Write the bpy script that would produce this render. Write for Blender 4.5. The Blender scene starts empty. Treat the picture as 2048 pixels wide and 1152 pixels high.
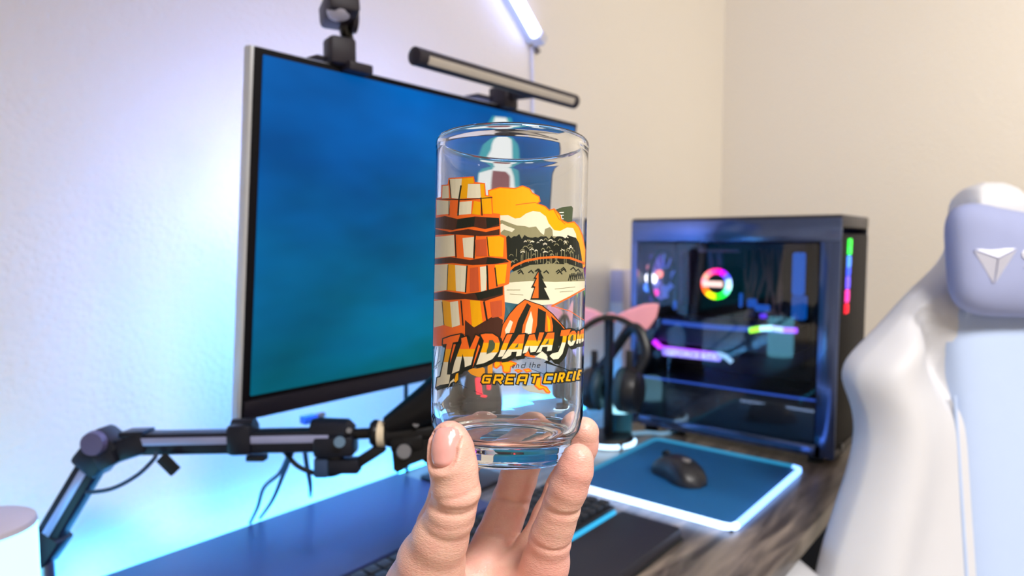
import bpy, bmesh, math, random
import numpy as np
from mathutils import Vector, Matrix

random.seed(7)
S = bpy.context.scene
COL = S.collection
PI = math.pi

# ------------------------------------------------------------------ camera
CH = 1.165
F = 1345.0
PITCH, YAW = math.radians(3.98), math.radians(39.15)
fw = Vector((-math.sin(YAW) * math.cos(PITCH), math.cos(YAW) * math.cos(PITCH), -math.sin(PITCH)))
rt = Vector((math.cos(YAW), math.sin(YAW), 0))
up = rt.cross(fw)
CAM = Vector((0, 0, CH))
cd = bpy.data.cameras.new('camera')
cam = bpy.data.objects.new('camera', cd)
COL.objects.link(cam)
cd.sensor_width = 36
cd.lens = 36 * F / 2048
cd.clip_start = 0.02
cam.matrix_world = Matrix.Translation(CAM) @ Matrix((rt, up, -fw)).transposed().to_4x4()
cd.dof.use_dof = True
cd.dof.focus_distance = 0.298
cd.dof.aperture_fstop = 9.0
S.camera = cam

# ------------------------------------------------------------------ world, lamps, exposure
S.view_settings.view_transform = 'Standard'
S.view_settings.look = 'None'
S.view_settings.exposure = 0.36
S.view_settings.gamma = 1.0
S.view_settings.use_curve_mapping = False
S.cycles.max_bounces = 14
S.cycles.transmission_bounces = 14
S.cycles.use_denoising = True
w = bpy.data.worlds.new('world')
S.world = w
w.use_nodes = True
w.node_tree.nodes['Background'].inputs[0].default_value = (0.8, 0.85, 1, 1)
w.node_tree.nodes['Background'].inputs[1].default_value = 0.3


def area(name, loc, target, size, power, col):
    l = bpy.data.lights.new(name, 'AREA')
    l.shape = 'RECTANGLE'
    l.size, l.size_y = size
    l.energy = power
    l.color = col
    o = bpy.data.objects.new(name, l)
    COL.objects.link(o)
    o.location = loc
    o.rotation_euler = (Vector(target) - Vector(loc)).to_track_quat('-Z', 'Y').to_euler()
    return o


area('ceiling_lamp', (0.9, -0.05, 2.46), (0.9, -0.05, 0), (0.5, 0.5), 37, (1, 0.97, 0.95)).data.spread = math.radians(127)
area('added_back_wall_fill', (1.35, 0.85, 2.44), (-0.05, 2.35, 1.45), (0.5, 0.5), 20, (1, 0.95, 0.89)).data.spread = math.radians(112)  # unseen extra lamp, added to brighten the back wall and corner


# ------------------------------------------------------------------ pixel rays -> points of the place
def ray(x, y):
    return fw + rt * ((x - 1024) / F) - up * ((y - 576) / F)


def at(x, y, d):
    return CAM + ray(x, y) * d


def onz(x, y, z):
    r = ray(x, y)
    return CAM + r * ((z - CH) / r.z)


def onx(x, y, X):
    r = ray(x, y)
    return CAM + r * (X / r.x)


def ony(x, y, Y):
    r = ray(x, y)
    return CAM + r * (Y / r.y)


# ------------------------------------------------------------------ materials
def srgb(r, g, b):
    f = lambda c: c / 12.92 if c <= 0.04045 else ((c + 0.055) / 1.055) ** 2.4
    return (f(r / 255), f(g / 255), f(b / 255), 1)


def mat(name, col, rough=0.5, metal=0.0, emit=None, strength=0.0, var=0.08, scale=30, bump=0.0, bscale=200, bdist=0.001, spec=0.5, coat=0.0):
    m = bpy.data.materials.new(name)
    m.use_nodes = True
    nt = m.node_tree
    b = nt.nodes['Principled BSDF']
    b.inputs['Roughness'].default_value = rough
    b.inputs['Metallic'].default_value = metal
    b.inputs['Specular IOR Level'].default_value = spec
    b.inputs['Coat Weight'].default_value = coat
    tc = nt.nodes.new('ShaderNodeTexCoord')
    n = nt.nodes.new('ShaderNodeTexNoise')
    n.inputs['Scale'].default_value = scale
    n.inputs['Detail'].default_value = 3
    nt.links.new(tc.outputs['Object'], n.inputs['Vector'])
    mx = nt.nodes.new('ShaderNodeMix')
    mx.data_type = 'RGBA'
    mx.inputs[6].default_value = (col[0] * (1 - var), col[1] * (1 - var), col[2] * (1 - var), 1)
    mx.inputs[7].default_value = (min(1, col[0] * (1 + var)), min(1, col[1] * (1 + var)), min(1, col[2] * (1 + var)), 1)
    nt.links.new(n.outputs[0], mx.inputs[0])
    nt.links.new(mx.outputs[2], b.inputs['Base Color'])
    if emit:
        b.inputs['Emission Color'].default_value = emit
        b.inputs['Emission Strength'].default_value = strength
    if bump:
        n2 = nt.nodes.new('ShaderNodeTexNoise')
        n2.inputs['Scale'].default_value = bscale
        n2.inputs['Detail'].default_value = 2
        nt.links.new(tc.outputs['Object'], n2.inputs['Vector'])
        bp = nt.nodes.new('ShaderNodeBump')
        bp.inputs['Strength'].default_value = bump
        bp.inputs['Distance'].default_value = bdist
        nt.links.new(n2.outputs[0], bp.inputs['Height'])
        nt.links.new(bp.outputs[0], b.inputs['Normal'])
    return m


def glow(name, col, s):
    return mat(name, (0.03, 0.03, 0.03, 1), 0.4, emit=col, strength=s, spec=0.2)


def glass_mat(name, col=(1, 1, 1, 1), ior=1.5, rough=0.0):
    m = bpy.data.materials.new(name)
    m.use_nodes = True
    b = m.node_tree.nodes['Principled BSDF']
    b.inputs['Base Color'].default_value = col
    b.inputs['Roughness'].default_value = rough
    b.inputs['IOR'].default_value = ior
    b.inputs['Transmission Weight'].default_value = 1
    return m


# ------------------------------------------------------------------ mesh builder (world coordinates unless M is set)
class MB:
    def __init__(self, M=None):
        self.v, self.f, self.M = [], [], M or Matrix.Identity(4)

    def add(self, vs, fs):
        k = len(self.v)
        self.v += [self.M @ Vector(p) for p in vs]
        self.f += [tuple(i + k for i in q) for q in fs]
        return self

    def box(self, c, s, R=None, ch=0.0):
        """box of size s about c; R a 3x3 rotation; ch a chamfer of the edges"""
        c = Vector(c)
        hx, hy, hz = s[0] / 2, s[1] / 2, s[2] / 2
        bm = bmesh.new()
        bmesh.ops.create_cube(bm, size=1)
        for q in bm.verts:
            q.co = Vector((q.co.x * s[0], q.co.y * s[1], q.co.z * s[2]))
        if ch:
            bmesh.ops.bevel(bm, geom=bm.edges[:], offset=min(ch, hx * .9, hy * .9, hz * .9), segments=2, profile=0.5, affect='EDGES')
        bm.verts.index_update()
        vs = [c + (R @ q.co if R else q.co) for q in bm.verts]
        fs = [[q.index for q in p.verts] for p in bm.faces]
        bm.free()
        return self.add(vs, fs)

    def bar(self, a, b, wdt, hgt, upv=(0, 0, 1), ch=0.0):
        a, b = Vector(a), Vector(b)
        y = (b - a).normalized()
        x = y.cross(Vector(upv)).normalized()
        z = x.cross(y)
        R = Matrix((x, y, z)).transposed()
        return self.box((a + b) / 2, (wdt, (b - a).length, hgt), R, ch)

    def tube(self, pts, r, n=12, cap=True, smooth=0):
        pts = [Vector(p) for p in pts]
        if smooth:
            pts = catmull(pts, smooth)
        rs = r if isinstance(r, (list, tuple)) else [r] * len(pts)
        if len(rs) != len(pts):
            rs = list(np.interp(np.linspace(0, 1, len(pts)), np.linspace(0, 1, len(rs)), rs))
        vs, fs = [], []
        t0 = (pts[1] - pts[0]).normalized()
        x = t0.orthogonal().normalized()
        for i, p in enumerate(pts):
            t = (pts[min(i + 1, len(pts) - 1)] - pts[max(i - 1, 0)]).normalized()
            x = (x - t * x.dot(t)).normalized()
            y = t.cross(x)
            for k in range(n):
                a = 2 * PI * k / n
                vs.append(p + (x * math.cos(a) + y * math.sin(a)) * rs[i])
        for i in range(len(pts) - 1):
            for k in range(n):
                fs.append((i * n + k, i * n + (k + 1) % n, (i + 1) * n + (k + 1) % n, (i + 1) * n + k))
        if cap:
            fs.append(tuple(range(n))[::-1])
            fs.append(tuple((len(pts) - 1) * n + k for k in range(n)))
        return self.add(vs, fs)

    def lathe(self, prof, n=48, O=(0, 0, 0), axis=(0, 0, 1), closed=False):
        O = Vector(O)
        z = Vector(axis).normalized()
        x = z.orthogonal().normalized()
        y = z.cross(x)
        vs, fs, rings = [], [], []
        for r, h in prof:
            if r < 1e-7:
                rings.append([len(vs)])
                vs.append(O + z * h)
            else:
                rings.append(list(range(len(vs), len(vs) + n)))
                for k in range(n):
                    a = 2 * PI * k / n
                    vs.append(O + z * h + (x * math.cos(a) + y * math.sin(a)) * r)
        pairs = list(zip(rings, rings[1:]))
        if closed:
            pairs.append((rings[-1], rings[0]))
        for A, B in pairs:
            for k in range(n):
                k2 = (k + 1) % n
                if len(A) == 1 and len(B) == 1:
                    continue
                if len(A) == 1:
                    fs.append((A[0], B[k2], B[k]))
                elif len(B) == 1:
                    fs.append((A[k], A[k2], B[0]))
                else:
                    fs.append((A[k], A[k2], B[k2], B[k]))
        return self.add(vs, fs)

    def torus(self, O, axis, R, r, n=48, m=12, a0=0, a1=2 * PI):
        O = Vector(O)
        z = Vector(axis).normalized()
        x = z.orthogonal().normalized()
        y = z.cross(x)
        pts = [O + (x * math.cos(a) + y * math.sin(a)) * R for a in np.linspace(a0, a1, n)]
        return self.tube(pts, r, m, cap=(a1 - a0) < 2 * PI - 1e-3)

    def prism(self, poly, O, ux, uy, depth):
        """polygon in plane (O, ux, uy), extruded by depth along ux x uy"""
        O, ux, uy = Vector(O), Vector(ux), Vector(uy)
        nz = ux.cross(uy).normalized() * depth
        k = len(poly)
        vs = [O + ux * a + uy * b for a, b in poly] + [O + ux * a + uy * b + nz for a, b in poly]
        fs = [tuple(range(k))[::-1], tuple(range(k, 2 * k))] + [(i, (i + 1) % k, k + (i + 1) % k, k + i) for i in range(k)]
        return self.add(vs, fs)

    def build(self, name, m, parent=None, angle=35, **props):
        me = bpy.data.meshes.new(name)
        Mi = wm(parent).inverted() if parent else Matrix.Identity(4)
        me.from_pydata([Mi @ p for p in self.v], [], self.f)
        me.validate()
        bm = bmesh.new()
        bm.from_mesh(me)
        bmesh.ops.recalc_face_normals(bm, faces=bm.faces[:])
        bm.to_mesh(me)
        bm.free()
        return link(name, me, m, parent, angle, **props)


def catmull(pts, n):
    out = []
    P = [pts[0] * 2 - pts[1]] + pts + [pts[-1] * 2 - pts[-2]]
    for i in range(1, len(P) - 2):
        for k in range(n):
            t = k / n
            a, b, c, d = P[i - 1], P[i], P[i + 1], P[i + 2]
            out.append(0.5 * ((2 * b) + (c - a) * t + (2 * a - 5 * b + 4 * c - d) * t * t + (3 * b - a - 3 * c + d) * t ** 3))
    out.append(pts[-1])
    return out


def wm(o):
    M = Matrix.Identity(4)
    while o is not None:
        M = Matrix.LocRotScale(o.location, o.rotation_euler, o.scale) @ M
        o = o.parent
    return M


def link(name, me, m, parent=None, angle=35, **props):
    o = bpy.data.objects.new(name, me)
    COL.objects.link(o)
    if m:
        me.materials.append(m)
    if angle is not None:
        me.polygons.foreach_set('use_smooth', [True] * len(me.polygons))
        if angle < 180:
            me.set_sharp_from_angle(angle=math.radians(angle))
    if parent:
        o.parent = parent
    for k, x in props.items():
        o[k] = x
    return o


def thing(name, label, cat, loc=(0, 0, 0), rotz=0, group=None):
    o = bpy.data.objects.new(name, None)
    COL.objects.link(o)
    o.empty_display_size = 0.02
    o.location = loc
    o.rotation_euler = (0, 0, rotz)
    o['label'], o['category'] = label, cat
    if group:
        o['group'] = group
    return o


def struct(name, mb, m, **k):
    return mb.build(name, m, None, kind='structure', **k)


# ------------------------------------------------------------------ shared materials
black = mat('black_plastic', srgb(28, 26, 32), 0.45, bump=0.1, bscale=900)
dark = mat('dark_matte', srgb(14, 15, 20), 0.6, spec=0.3)
gloss = mat('gloss_black', srgb(14, 14, 18), 0.18)
steel = mat('brushed_steel', srgb(150, 155, 165), 0.3, 1.0)
silver = mat('silver_shell', srgb(205, 208, 214), 0.35, 0.3)
rubber = mat('rubber', srgb(16, 16, 18), 0.8)

# ------------------------------------------------------------------ room shell
XL, YB, XR, YF, ZC = -0.95, 2.35, 2.4, -1.5, 2.55


def wall_mat(name, col, rough=0.5):
    m = mat(name, col, rough, var=0.015, scale=3)
    nt = m.node_tree
    b = nt.nodes['Principled BSDF']
    tc = nt.nodes.new('ShaderNodeTexCoord')
    v = nt.nodes.new('ShaderNodeTexVoronoi')
    v.feature = 'SMOOTH_F1'
    v.inputs['Scale'].default_value = 130
    n = nt.nodes.new('ShaderNodeTexNoise')
    n.inputs['Scale'].default_value = 75
    n.inputs['Detail'].default_value = 4
    nt.links.new(tc.outputs['Object'], v.inputs['Vector'])
    nt.links.new(tc.outputs['Object'], n.inputs['Vector'])
    ad = nt.nodes.new('ShaderNodeMath')
    nt.links.new(v.outputs['Distance'], ad.inputs[0])
    nt.links.new(n.outputs[0], ad.inputs[1])
    bp = nt.nodes.new('ShaderNodeBump')
    bp.inputs['Strength'].default_value = 0.35
    bp.inputs['Distance'].default_value = 0.003
    nt.links.new(ad.outputs[0], bp.inputs['Height'])
    nt.links.new(bp.outputs[0], b.inputs['Normal'])
    return m


wallm = wall_mat('orange_peel_paint', srgb(232, 224, 211), 0.45)
struct('wall_left', MB().box((XL - 0.05, (YF + YB) / 2, ZC / 2), (0.1, YB - YF + 0.2, ZC)), wallm)
struct('wall_back', MB().box(((XL + XR) / 2, YB + 0.05, ZC / 2), (XR - XL, 0.1, ZC)), wallm)
struct('wall_right', MB().box((XR + 0.05, (YF + YB) / 2, ZC / 2), (0.1, YB - YF + 0.2, ZC)), wallm)
struct('wall_front', MB().box(((XL + XR) / 2, YF - 0.05, ZC / 2), (XR - XL, 0.1, ZC)), wallm)
struct('ceiling', MB().box(((XL + XR) / 2, (YF + YB) / 2, ZC + 0.05), (XR - XL + 0.2, YB - YF + 0.2, 0.1)), mat('ceiling_paint', srgb(240, 238, 232), 0.7))
struct('floor', MB().box(((XL + XR) / 2, (YF + YB) / 2, -0.05), (XR - XL + 0.2, YB - YF + 0.2, 0.1)), mat('beige_carpet', srgb(150, 138, 122), 0.95, bump=0.6, bscale=400, var=0.2))
trim = mat('white_trim', srgb(235, 233, 228), 0.4)
struct('baseboard_left', MB().box((XL + 0.007, (YF + YB) / 2, 0.05), (0.014, YB - YF, 0.1), ch=0.004), trim)
struct('baseboard_back', MB().box(((XL + XR) / 2, YB - 0.007, 0.05), (XR - XL - 0.03, 0.014, 0.1), ch=0.004), trim)

# ------------------------------------------------------------------ desk
DZ = 0.75
DX0, DX1, DY0, DY1 = -0.905, -0.262, -0.35, 1.66


def wood_mat():
    m = bpy.data.materials.new('grey_brown_wood')
    m.use_nodes = True
    nt = m.node_tree
    b = nt.nodes['Principled BSDF']
    tc = nt.nodes.new('ShaderNodeTexCoord')
    mp = nt.nodes.new('ShaderNodeMapping')
    mp.inputs['Scale'].default_value = (26, 3.0, 10)
    n = nt.nodes.new('ShaderNodeTexNoise')
    n.inputs['Scale'].default_value = 1.6
    n.inputs['Detail'].default_value = 7
    n.inputs['Distortion'].default_value = 1.2
    cr = nt.nodes.new('ShaderNodeValToRGB')
    e = cr.color_ramp.elements
    e[0].position, e[0].color = 0.33, srgb(62, 54, 50)
    e[1].position, e[1].color = 0.68, srgb(140, 126, 114)
    k = e.new(0.5)
    k.color = srgb(102, 92, 85)
    nt.links.new(tc.outputs['Object'], mp.inputs[0])
    nt.links.new(mp.outputs[0], n.inputs['Vector'])
    nt.links.new(n.outputs[0], cr.inputs[0])
    nt.links.new(cr.outputs[0], b.inputs['Base Color'])
    b.inputs['Roughness'].default_value = 0.3
    return m


desk = thing('desk', 'grey-brown wooden desk with black metal legs against the textured wall', 'desk', ((DX0 + DX1) / 2, 0.65, 0))
MB().box(((DX0 + DX1) / 2, (DY0 + DY1) / 2, DZ - 0.014), (DX1 - DX0, DY1 - DY0, 0.028), ch=0.003).build('desk_top', wood_mat(), desk)
legm = mat('black_steel', srgb(26, 28, 34), 0.45, 0.4)
for yy in (DY0 + 0.08, DY1 - 0.06):
    for xx in (DX0 + 0.06, DX1 - 0.05):
        MB().box((xx, yy, (DZ - 0.028) / 2), (0.05, 0.05, DZ - 0.028), ch=0.004).build('leg', legm, desk)
    MB().box(((DX0 + DX1) / 2, yy, 0.12), (DX1 - DX0 - 0.16, 0.03, 0.03), ch=0.003).build('crossbar', legm, desk)
MB().box(((DX0 + DX1) / 2, DY1 - 0.1, (DZ - 0.028) / 2 + 0.02), (DX1 - DX0 - 0.03, 0.018, DZ - 0.075), ch=0.002).build('end_panel', mat('panel_dark_blue', srgb(20, 34, 52), 0.5), desk)
MB().box((DX0 + 0.06, (DY0 + DY1) / 2, DZ - 0.06), (0.02, DY1 - DY0 - 0.3, 0.05), ch=0.003).build('back_rail', legm, desk)

strip = thing('led_strip', 'glowing light blue led strip running along the rear edge of the desk', 'led strip', (DX0 - 0.004, 0.65, DZ - 0.02))
MB().box((DX0 - 0.0025, (DY0 + DY1) / 2 - 0.03, DZ - 0.012), (0.004, DY1 - DY0 - 0.1, 0.014), ch=0.001).build('strip_backing', mat('strip_white', srgb(220, 225, 230), 0.5), strip)
MB().box((DX0 - 0.008, (DY0 + DY1) / 2 - 0.03, DZ - 0.011), (0.007, DY1 - DY0 - 0.1, 0.012), ch=0.002).build('diffuser', glow('strip_blue', (0.03, 0.36, 1.0, 1), 28), strip)

# ------------------------------------------------------------------ desk pad (dark blue slab)
pad_m = mat('navy_felt', srgb(40, 54, 104), 0.42, bump=0.15, bscale=1500, var=0.06)
pb = thing('desk_pad', 'long dark blue felt desk pad lying along the rear of the desk', 'desk pad', (-0.79, 0.4, DZ))
PX0, PX1, PY0, PY1 = -0.895, -0.668, -0.2, 0.78
MB().box(((PX0 + PX1) / 2, (PY0 + PY1) / 2, DZ + 0.0025), (PX1 - PX0, PY1 - PY0, 0.005), ch=0.0015).build('felt_top', pad_m, pb)
MB().box(((PX0 + PX1) / 2, (PY0 + PY1) / 2, DZ + 0.0006), (PX1 - PX0 + 0.003, PY1 - PY0 + 0.003, 0.0012), ch=0.0004).build('rubber_base', rubber, pb)

# ------------------------------------------------------------------ monitor
MX, MY, MZ, MT, MH, MW = -0.7106, 0.3882, 0.9609, 0.1199, 0.4106, 0.605
mU = Vector((math.sin(MT), 0, math.cos(MT)))
mN = Vector((math.cos(MT), 0, -math.sin(MT)))
mY = Vector((0, 1, 0))
mO = Vector((MX, MY, MZ))


def mon(a, h, d=0.0):
    return mO + mY * a + mU * h + mN * d


Rm = Matrix((mN, mY, mU)).transposed()
moni = thing('monitor', 'large silver monitor with thin black bezel showing a blue sea wallpaper', 'monitor', (MX, MY + MW / 2, DZ))
MB().box(mon(MW / 2, MH / 2, -0.0105), (0.015, MW + 0.008, MH + 0.003), Rm, 0.003).build('rear_shell', silver, moni)
MB().box(mon(MW / 2, MH / 2, -0.0025), (0.004, MW, MH), Rm, 0.001).build('bezel', mat('bezel_black', srgb(12, 10, 16), 0.5, spec=0.15), moni)
MB().box(mon(MW / 2, 0.0125, 0.0002), (0.0035, MW - 0.004, 0.021), Rm, 0.0008).build('chin', mat('chin_black', srgb(26, 23, 34), 0.4, spec=0.3), moni)


def screen_mat():
    m = bpy.data.materials.new('screen_picture')
    m.use_nodes = True
    nt = m.node_tree
    b = nt.nodes['Principled BSDF']
    b.inputs['Base Color'].default_value = (0.004, 0.005, 0.006, 1)
    b.inputs['Roughness'].default_value = 0.4
    b.inputs['Specular IOR Level'].default_value = 0.03
    tc = nt.nodes.new('ShaderNodeTexCoord')
    sp = nt.nodes.new('ShaderNodeSeparateXYZ')
    nt.links.new(tc.outputs['Generated'], sp.inputs[0])
    n = nt.nodes.new('ShaderNodeTexNoise')
    n.inputs['Scale'].default_value = 3.2
    n.inputs['Detail'].default_value = 5
    nt.links.new(tc.outputs['Generated'], n.inputs['Vector'])
    ad = nt.nodes.new('ShaderNodeMath')
    ad.operation = 'MULTIPLY_ADD'
    ad.inputs[1].default_value = 0.55
    nt.links.new(n.outputs[0], ad.inputs[0])
    nt.links.new(sp.outputs[2], ad.inputs[2])
    cr = nt.nodes.new('ShaderNodeValToRGB')
    e = cr.color_ramp.elements
    e[0].position, e[0].color = 0.15, srgb(0, 84, 96)
    e[1].position, e[1].color = 1.0, srgb(0, 80, 152)
    k = e.new(0.55)
    k.color = srgb(0, 86, 132)
    sub = nt.nodes.new('ShaderNodeMath')
    sub.operation = 'MULTIPLY_ADD'
    sub.inputs[1].default_value = -0.35
    nt.links.new(sp.outputs[1], sub.inputs[0])
    nt.links.new(ad.outputs[0], sub.inputs[2])
    nt.links.new(sub.outputs[0], cr.inputs[0])
    # cloudy light / dark
    n2 = nt.nodes.new('ShaderNodeTexNoise')
    n2.inputs['Scale'].default_value = 2.1
    n2.inputs['Detail'].default_value = 3
    nt.links.new(tc.outputs['Generated'], n2.inputs['Vector'])
    mr = nt.nodes.new('ShaderNodeMapRange')
    mr.inputs[1].default_value, mr.inputs[2].default_value = 0.3, 0.7
    mr.inputs[3].default_value, mr.inputs[4].default_value = 0.7, 1.45
    nt.links.new(n2.outputs[0], mr.inputs[0])
    nt.links.new(cr.outputs[0], b.inputs['Emission Color'])
    nt.links.new(mr.outputs[0], b.inputs['Emission Strength'])
    return m


MB().box(mon(MW / 2, (MH + 0.024) / 2 - 0.001, 0.0004), (0.003, MW - 0.018, MH - 0.036), Rm, 0.0004).build('screen', screen_mat(), moni)
# picture on the screen: a pale and maroon painted shape (flat print, seen out of focus through the tumbler)
SN = 0.0021


def px_on_screen(x, y):
    r = ray(x, y)
    p0 = mon(0, 0, SN)
    t = (p0 - CAM).dot(mN) / r.dot(mN)
    p = CAM + r * t
    return ((p - p0).dot(mY), (p - p0).dot(mU))


def screen_blob(name, pts, m, lift=0.0):
    q = [px_on_screen(x, y) for x, y in pts]
    MB().prism(q, mon(0, 0, SN + lift), mY, mU, 0.0003).build(name, m, moni, angle=None)


scr_white = glow('picture_white', srgb(225, 228, 228), 0.85)
scr_teal = glow('picture_teal', srgb(40, 160, 175), 0.7)
scr_maroon = glow('picture_maroon', srgb(118, 62, 74), 0.9)
screen_blob('picture_halo', [(985, 232), (1022, 236), (1040, 300), (1044, 380), (1055, 470), (918, 470), (930, 345), (950, 300), (968, 262)], scr_teal)
screen_blob('picture_patch', [(990, 234), (1012, 236), (1022, 262), (1024, 320), (1034, 400), (1036, 460), (925, 460), (928, 380), (934, 340), (962, 318), (975, 300), (980, 262)], scr_white, 0.0004)
screen_blob('picture_patch', [(974, 318), (1008, 322), (1018, 350), (1016, 440), (970, 440), (968, 370)], scr_maroon, 0.0008)
screen_blob('picture_patch', [(1062, 380), (1082, 382), (1086, 450), (1060, 455)], scr_white, 0.0004)
# stand
stm = mat('stand_black', srgb(30, 28, 36), 0.4)
cx, cy = MX - 0.075, 0.835
MB().box((cx, cy, DZ + 0.2), (0.03, 0.05, 0.39), ch=0.008).build('stand_neck', stm, moni)
MB().box((cx + 0.03, cy, DZ + 0.34), (0.05, 0.1, 0.1), ch=0.01).build('stand_hinge', stm, moni)
MB().box((cx, cy, DZ + 0.005), (0.12, 0.1, 0.01), ch=0.003).build('stand_base', stm, moni)
# unseen glowing strips added behind the panel to tint the wall
MB().box(mon(MW / 2, MH * 0.62, -0.025), (0.006, MW * 0.6, 0.012), Rm, 0.001).build('added_back_light', glow('lavender_fill', (0.40, 0.44, 1.0, 1), 84), moni, label='unseen lavender light strip added behind the panel')
MB().box(mon(MW / 2, 0.03, -0.025), (0.006, MW * 0.9, 0.012), Rm, 0.001).build('added_back_light', glow('azure_fill', (0.02, 0.34, 1.0, 1), 56), moni, label='unseen azure light strip added behind the panel')

# ------------------------------------------------------------------ webcam on the monitor
def mon_px(x, y, d=0.0):
    """point over the monitor plane (shifted d towards the viewer) behind pixel x, y"""
    r = ray(x, y)
    t = (mon(0, 0, d) - CAM).dot(mN) / r.dot(mN)
    return CAM + r * t


wc = mon_px(690, 128)
tw = (wc - mO).dot(mY)
wt = mon(tw, MH)
web = thing('webcam', 'small black gimbal webcam clipped to the top edge of the monitor', 'webcam', wt)
Ry = Matrix.Rotation(0, 3, 'Z')
blk2 = mat('webcam_black', srgb(38, 33, 46), 0.5, bump=0.05, bscale=900)
MB().box(wt + Vector((0.004, 0.012, 0.0)), (0.026, 0.034, 0.011), ch=0.002).build('clip_foot', blk2, web)
MB().box(wt + Vector((-0.03, -0.018, 0.008)), (0.045, 0.03, 0.005), ch=0.002).build('clip_plate', blk2, web)
wR = Matrix.Rotation(math.radians(-14), 3, 'Z')
MB().box(wt + Vector((-0.004, -0.004, 0.017)), (0.03, 0.032, 0.032), wR, 0.005).build('body', blk2, web)
MB().tube([wt + Vector((-0.004, 0.006, 0.03)), wt + Vector((-0.004, 0.007, 0.038)), wt + Vector((-0.002, 0.002, 0.050))], [0.0105, 0.0075, 0.008], 20).build('neck', gloss, web)
hd = wt + Vector((0.006, -0.011, 0.0625))
hR = Matrix.Rotation(math.radians(-22), 3, 'Z') @ Matrix.Rotation(-0.2, 3, 'Y')
MB().box(hd, (0.054, 0.036, 0.028), hR, 0.006).build('head', blk2, web)
MB().tube([hd + hR @ Vector((-0.008, 0.015, -0.006)), hd + hR @ Vector((-0.008, 0.021, -0.006))], 0.015, 24).build('pivot_cap', blk2, web)
lens = MB().lathe([(0, 0.004), (0.008, 0.003), (0.0125, 0.0), (0.0135, -0.004), (0.0, -0.004)], 28, hd + hR @ Vector((0.012, -0.004, -0.0138)), hR @ Vector((0.1, 0, -1))).build('lens_ring', mat('lens_ring', srgb(214, 214, 236), 0.3), web, label='bright ring on the underside of the webcam head')

# ------------------------------------------------------------------ monitor light bar
A = mon_px(828, 104, 0.05)
B = mon_px(1148, 209, 0.05)
ctr = mon_px(1012, 200, 0.0)
tb = (ctr - mO).dot(mY)
cm = mon(tb, MH)
lb = thing('light_bar', 'slim black monitor light bar with pale diffuser clamped above the screen', 'lamp', cm)
A2 = Vector((A.x, A.y, A.z))
dirb = Vector((0, 1, 0))
ln = (B - A).y
zb = (A.z + B.z) / 2
xb = (A.x + B.x) / 2
pA, pB = Vector((xb, A.y, zb)), Vector((xb, B.y, zb))
MB().tube([pA, pA + dirb * 0.001, pB - dirb * 0.001, pB], [0.009, 0.0112, 0.0112, 0.009], 24).build('bar', blk2, lb)
nrm = (CAM - (pA + pB) / 2)
nrm.y = 0
nrm = Vector((0.93, 0, -0.36)).normalized()
upb = dirb.cross(nrm)
MB().box((pA + pB) / 2 + nrm * 0.0096 - dirb * 0.0, (0.004, ln - 0.03, 0.0105), Matrix((nrm, dirb, nrm.cross(dirb))).transposed(), 0.0015).build('diffuser', mat('diffuser_pale', srgb(196, 188, 178), 0.5), lb)
MB().box((pA + pB) * 0 + Vector((cm.x - 0.004, cm.y, cm.z + 0.012)), (0.034, 0.03, 0.032), ch=0.003).build('clamp', blk2, lb)
MB().bar(Vector((cm.x, cm.y, cm.z + 0.02)), Vector((xb, cm.y, zb)), 0.022, 0.014, (0, 1, 0), 0.002).build('bracket', blk2, lb)
MB().box(Vector((cm.x - 0.04, cm.y - 0.02, cm.z + 0.012)), (0.05, 0.05, 0.006), ch=0.002).build('counterweight_plate', blk2, lb)
MB().tube([Vector((cm.x + 0.0125, cm.y + 0.006, cm.z + 0.018)), Vector((cm.x + 0.0145, cm.y + 0.006, cm.z + 0.018))], 0.003, 16).build('screw', steel, lb)

# ------------------------------------------------------------------ light tube on the wall
T1 = onx(1078, 78, XL + 0.026)
T0 = onx(1034, -2, XL + 0.026)
dv = (T0 - T1).normalized()
wl = thing('wall_light', 'slanted blue-white glowing light tube mounted high on the textured wall', 'lamp', T1)
Tend = T1 + dv * 0.95
sidev = dv.cross(Vector((1, 0, 0))).normalized()
MB().bar(T1 + Vector((-0.018, 0, 0)), Tend + Vector((-0.018, 0, 0)), 0.02, 0.022, (1, 0, 0), 0.003).build('housing', mat('white_plastic', srgb(232, 232, 238), 0.4), wl)
MB().bar(T1 + dv * 0.01, Tend, 0.025, 0.018, (1, 0, 0), 0.006).build('diffuser', glow('tube_violet', (0.34, 0.42, 1.0, 1), 9.0), wl)
MB().bar(T1 - dv * 0.012, T1 + dv * 0.012, 0.024, 0.03, (1, 0, 0), 0.004).build('end_cap', mat('cap_grey', srgb(206, 204, 210), 0.4), wl)
MB().tube([T1 - dv * 0.014 + Vector((-0.02, 0, 0)), T1 - dv * 0.032 + Vector((-0.02, 0, 0))], 0.006, 14).build('mount_peg', mat('peg_grey', srgb(120, 112, 104), 0.6), wl)
cable_w = mat('white_cable', srgb(228, 226, 238), 0.45)
wcab = MB().tube([onx(1064, 95, XL + 0.006), onx(1066, 200, XL + 0.006), onx(1066, 330, XL + 0.006), onx(1067, 560, XL + 0.006)], 0.0035, 8, smooth=4).build('power_cable', cable_w, None)
wcab['label'], wcab['category'] = 'thin white cable running straight down the wall from the light tube', 'cable'

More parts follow.
